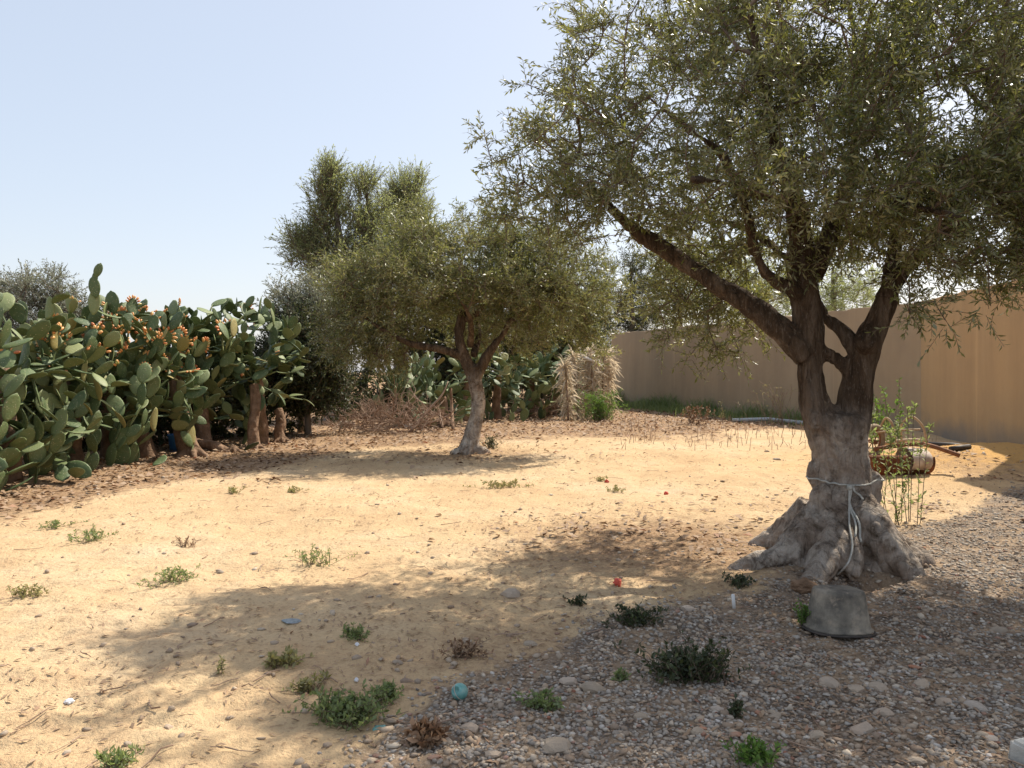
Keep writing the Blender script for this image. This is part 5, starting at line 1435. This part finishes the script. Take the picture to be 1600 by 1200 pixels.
# ------------------------------------------------------------------ small litter things
g0 = G(718, 1094); r_ = .0375
ball = empty('turquoise_ball', g0 + Vector((0, .01, r_ * .92))); tag(ball, 'small dented turquoise plastic ball lying on the gravel', 'ball')
m, nt, out = new_mat('turquoise_plastic'); b = NB(nt); v = b.pos(True)
c = b.ramp(b.noise(28, 4, .6, v), [(.35, (.10, .28, .26)), (.55, (.17, .37, .34)), (.75, (.34, .38, .30))])
b.l(b.bsdf(c, .45, b.bump(b.noise(60, 3, .6, v), .3, .003), spec=.4), out.inputs[0]); M_turq = m
bm = bmesh.new(); bmesh.ops.create_icosphere(bm, subdivisions=4, radius=r_)
dd = Vector((-.55, -.75, .45)).normalized()
for v_ in bm.verts:
    k = v_.co.normalized().dot(dd)
    if k > .86: v_.co -= dd * (k - .86) * r_ * 3.2
link('shell', bm_mesh('ball_shell', bm, M_turq), ball)
bm = bmesh.new(); q = Euler((.5, .9, .2)).to_matrix()
tube_bm(bm, [q @ Vector((math.cos(k * math.tau / 36) * r_ * 1.0, math.sin(k * math.tau / 36) * r_ * 1.0, 0)) for k in range(37)], .0018, 6, False); link('seam', bm_mesh('seam', bm, M_paleend), ball)
def crumple(name, label, px, py, wpx, mat, flat=.3, seed=0, cat='scrap'):
    g0 = G(px, py); s_ = wpx / 1250 * g0.y / 2; rs_ = np.random.default_rng(seed)
    bm = bmesh.new(); bmesh.ops.create_icosphere(bm, subdivisions=3, radius=1)
    for v_ in bm.verts:
        p = v_.co; f = 1 + .5 * float(fbm(np.array([p.x * 2 + seed]), np.array([p.y * 2]), p.z * 2, seed=seed, oct=3)[0])
        v_.co = Vector((p.x * f * s_, p.y * f * s_ * .7, p.z * f * s_ * flat))
    o = link(name, bm_mesh(name, bm, mat, False), None, g0 + Vector((0, 0, s_ * flat * .5)), (0, 0, rs_.uniform(0, 3)))
    tag(o, label, cat); return o
crumple('red_scrap', 'crumpled red plastic scrap on the shaded sand', 965, 914, 18, M_red, .8, 1)
crumple('red_scrap', 'tiny red scrap on the far sunny sand, right one of two', 1041, 770, 9, M_red, .9, 2)
crumple('red_scrap', 'tiny red scrap on the far sunny sand, left one of two', 948, 754, 7, M_red, .9, 3)
crumple('grey_wrapper', 'flattened grey-blue wrapper on the sand at the shade edge', 455, 971, 30, M_foil, .12, 4, 'wrapper')
crumple('white_scrap', 'white crumpled paper scrap on the sunny sand, lower left', 108, 1096, 20, M_paper, .35, 5, 'paper')
crumple('white_scrap', 'small white scrap in the shaded sand left of the gravel', 557, 1064, 10, M_paper, .6, 6, 'paper')
crumple('white_scrap', 'small pale scrap near the shaded sand weed', 558, 1014, 9, M_paper, .6, 7, 'paper')
crumple('green_scrap', 'flattened turquoise wrapper beside the green weed mat', 592, 1138, 24, M_turq, .12, 8, 'wrapper')
crumple('clod', 'brown clump of earth heaped left of the bucket before the roots', 1256, 930, 40, M_cactuswood, .6, 9, 'earth clump')
# short white tube standing in the soil
g0 = G(1147, 950); bm = bmesh.new(); tube_bm(bm, [(0, 0, -.03), (.0, 0, .09)], .011, 10)
o = link('white_tube', bm_mesh('white_tube', bm, M_white), None, g0, (.15, -.12, 0)); tag(o, 'short white plastic tube stuck upright in the soil left of the bucket', 'tube')
# concrete corner at the lower right
g0 = G(1600, 1196); bm = bmesh.new(); box_bm(bm, (0, 0, 0), (.16, .12, .09), bevel=.01)
for v_ in bm.verts: v_.co += Vector((math.sin(v_.co.y * 60), math.cos(v_.co.x * 50), math.sin(v_.co.x * 70))) * .004
o = link('concrete_chunk', bm_mesh('concrete_chunk', bm, M_concrete, False), None, g0 + Vector((.055, .02, .03)), (.1, .05, .5)); tag(o, 'pale broken concrete block at the bottom right corner', 'concrete block')
print('objects', len(bpy.data.objects))
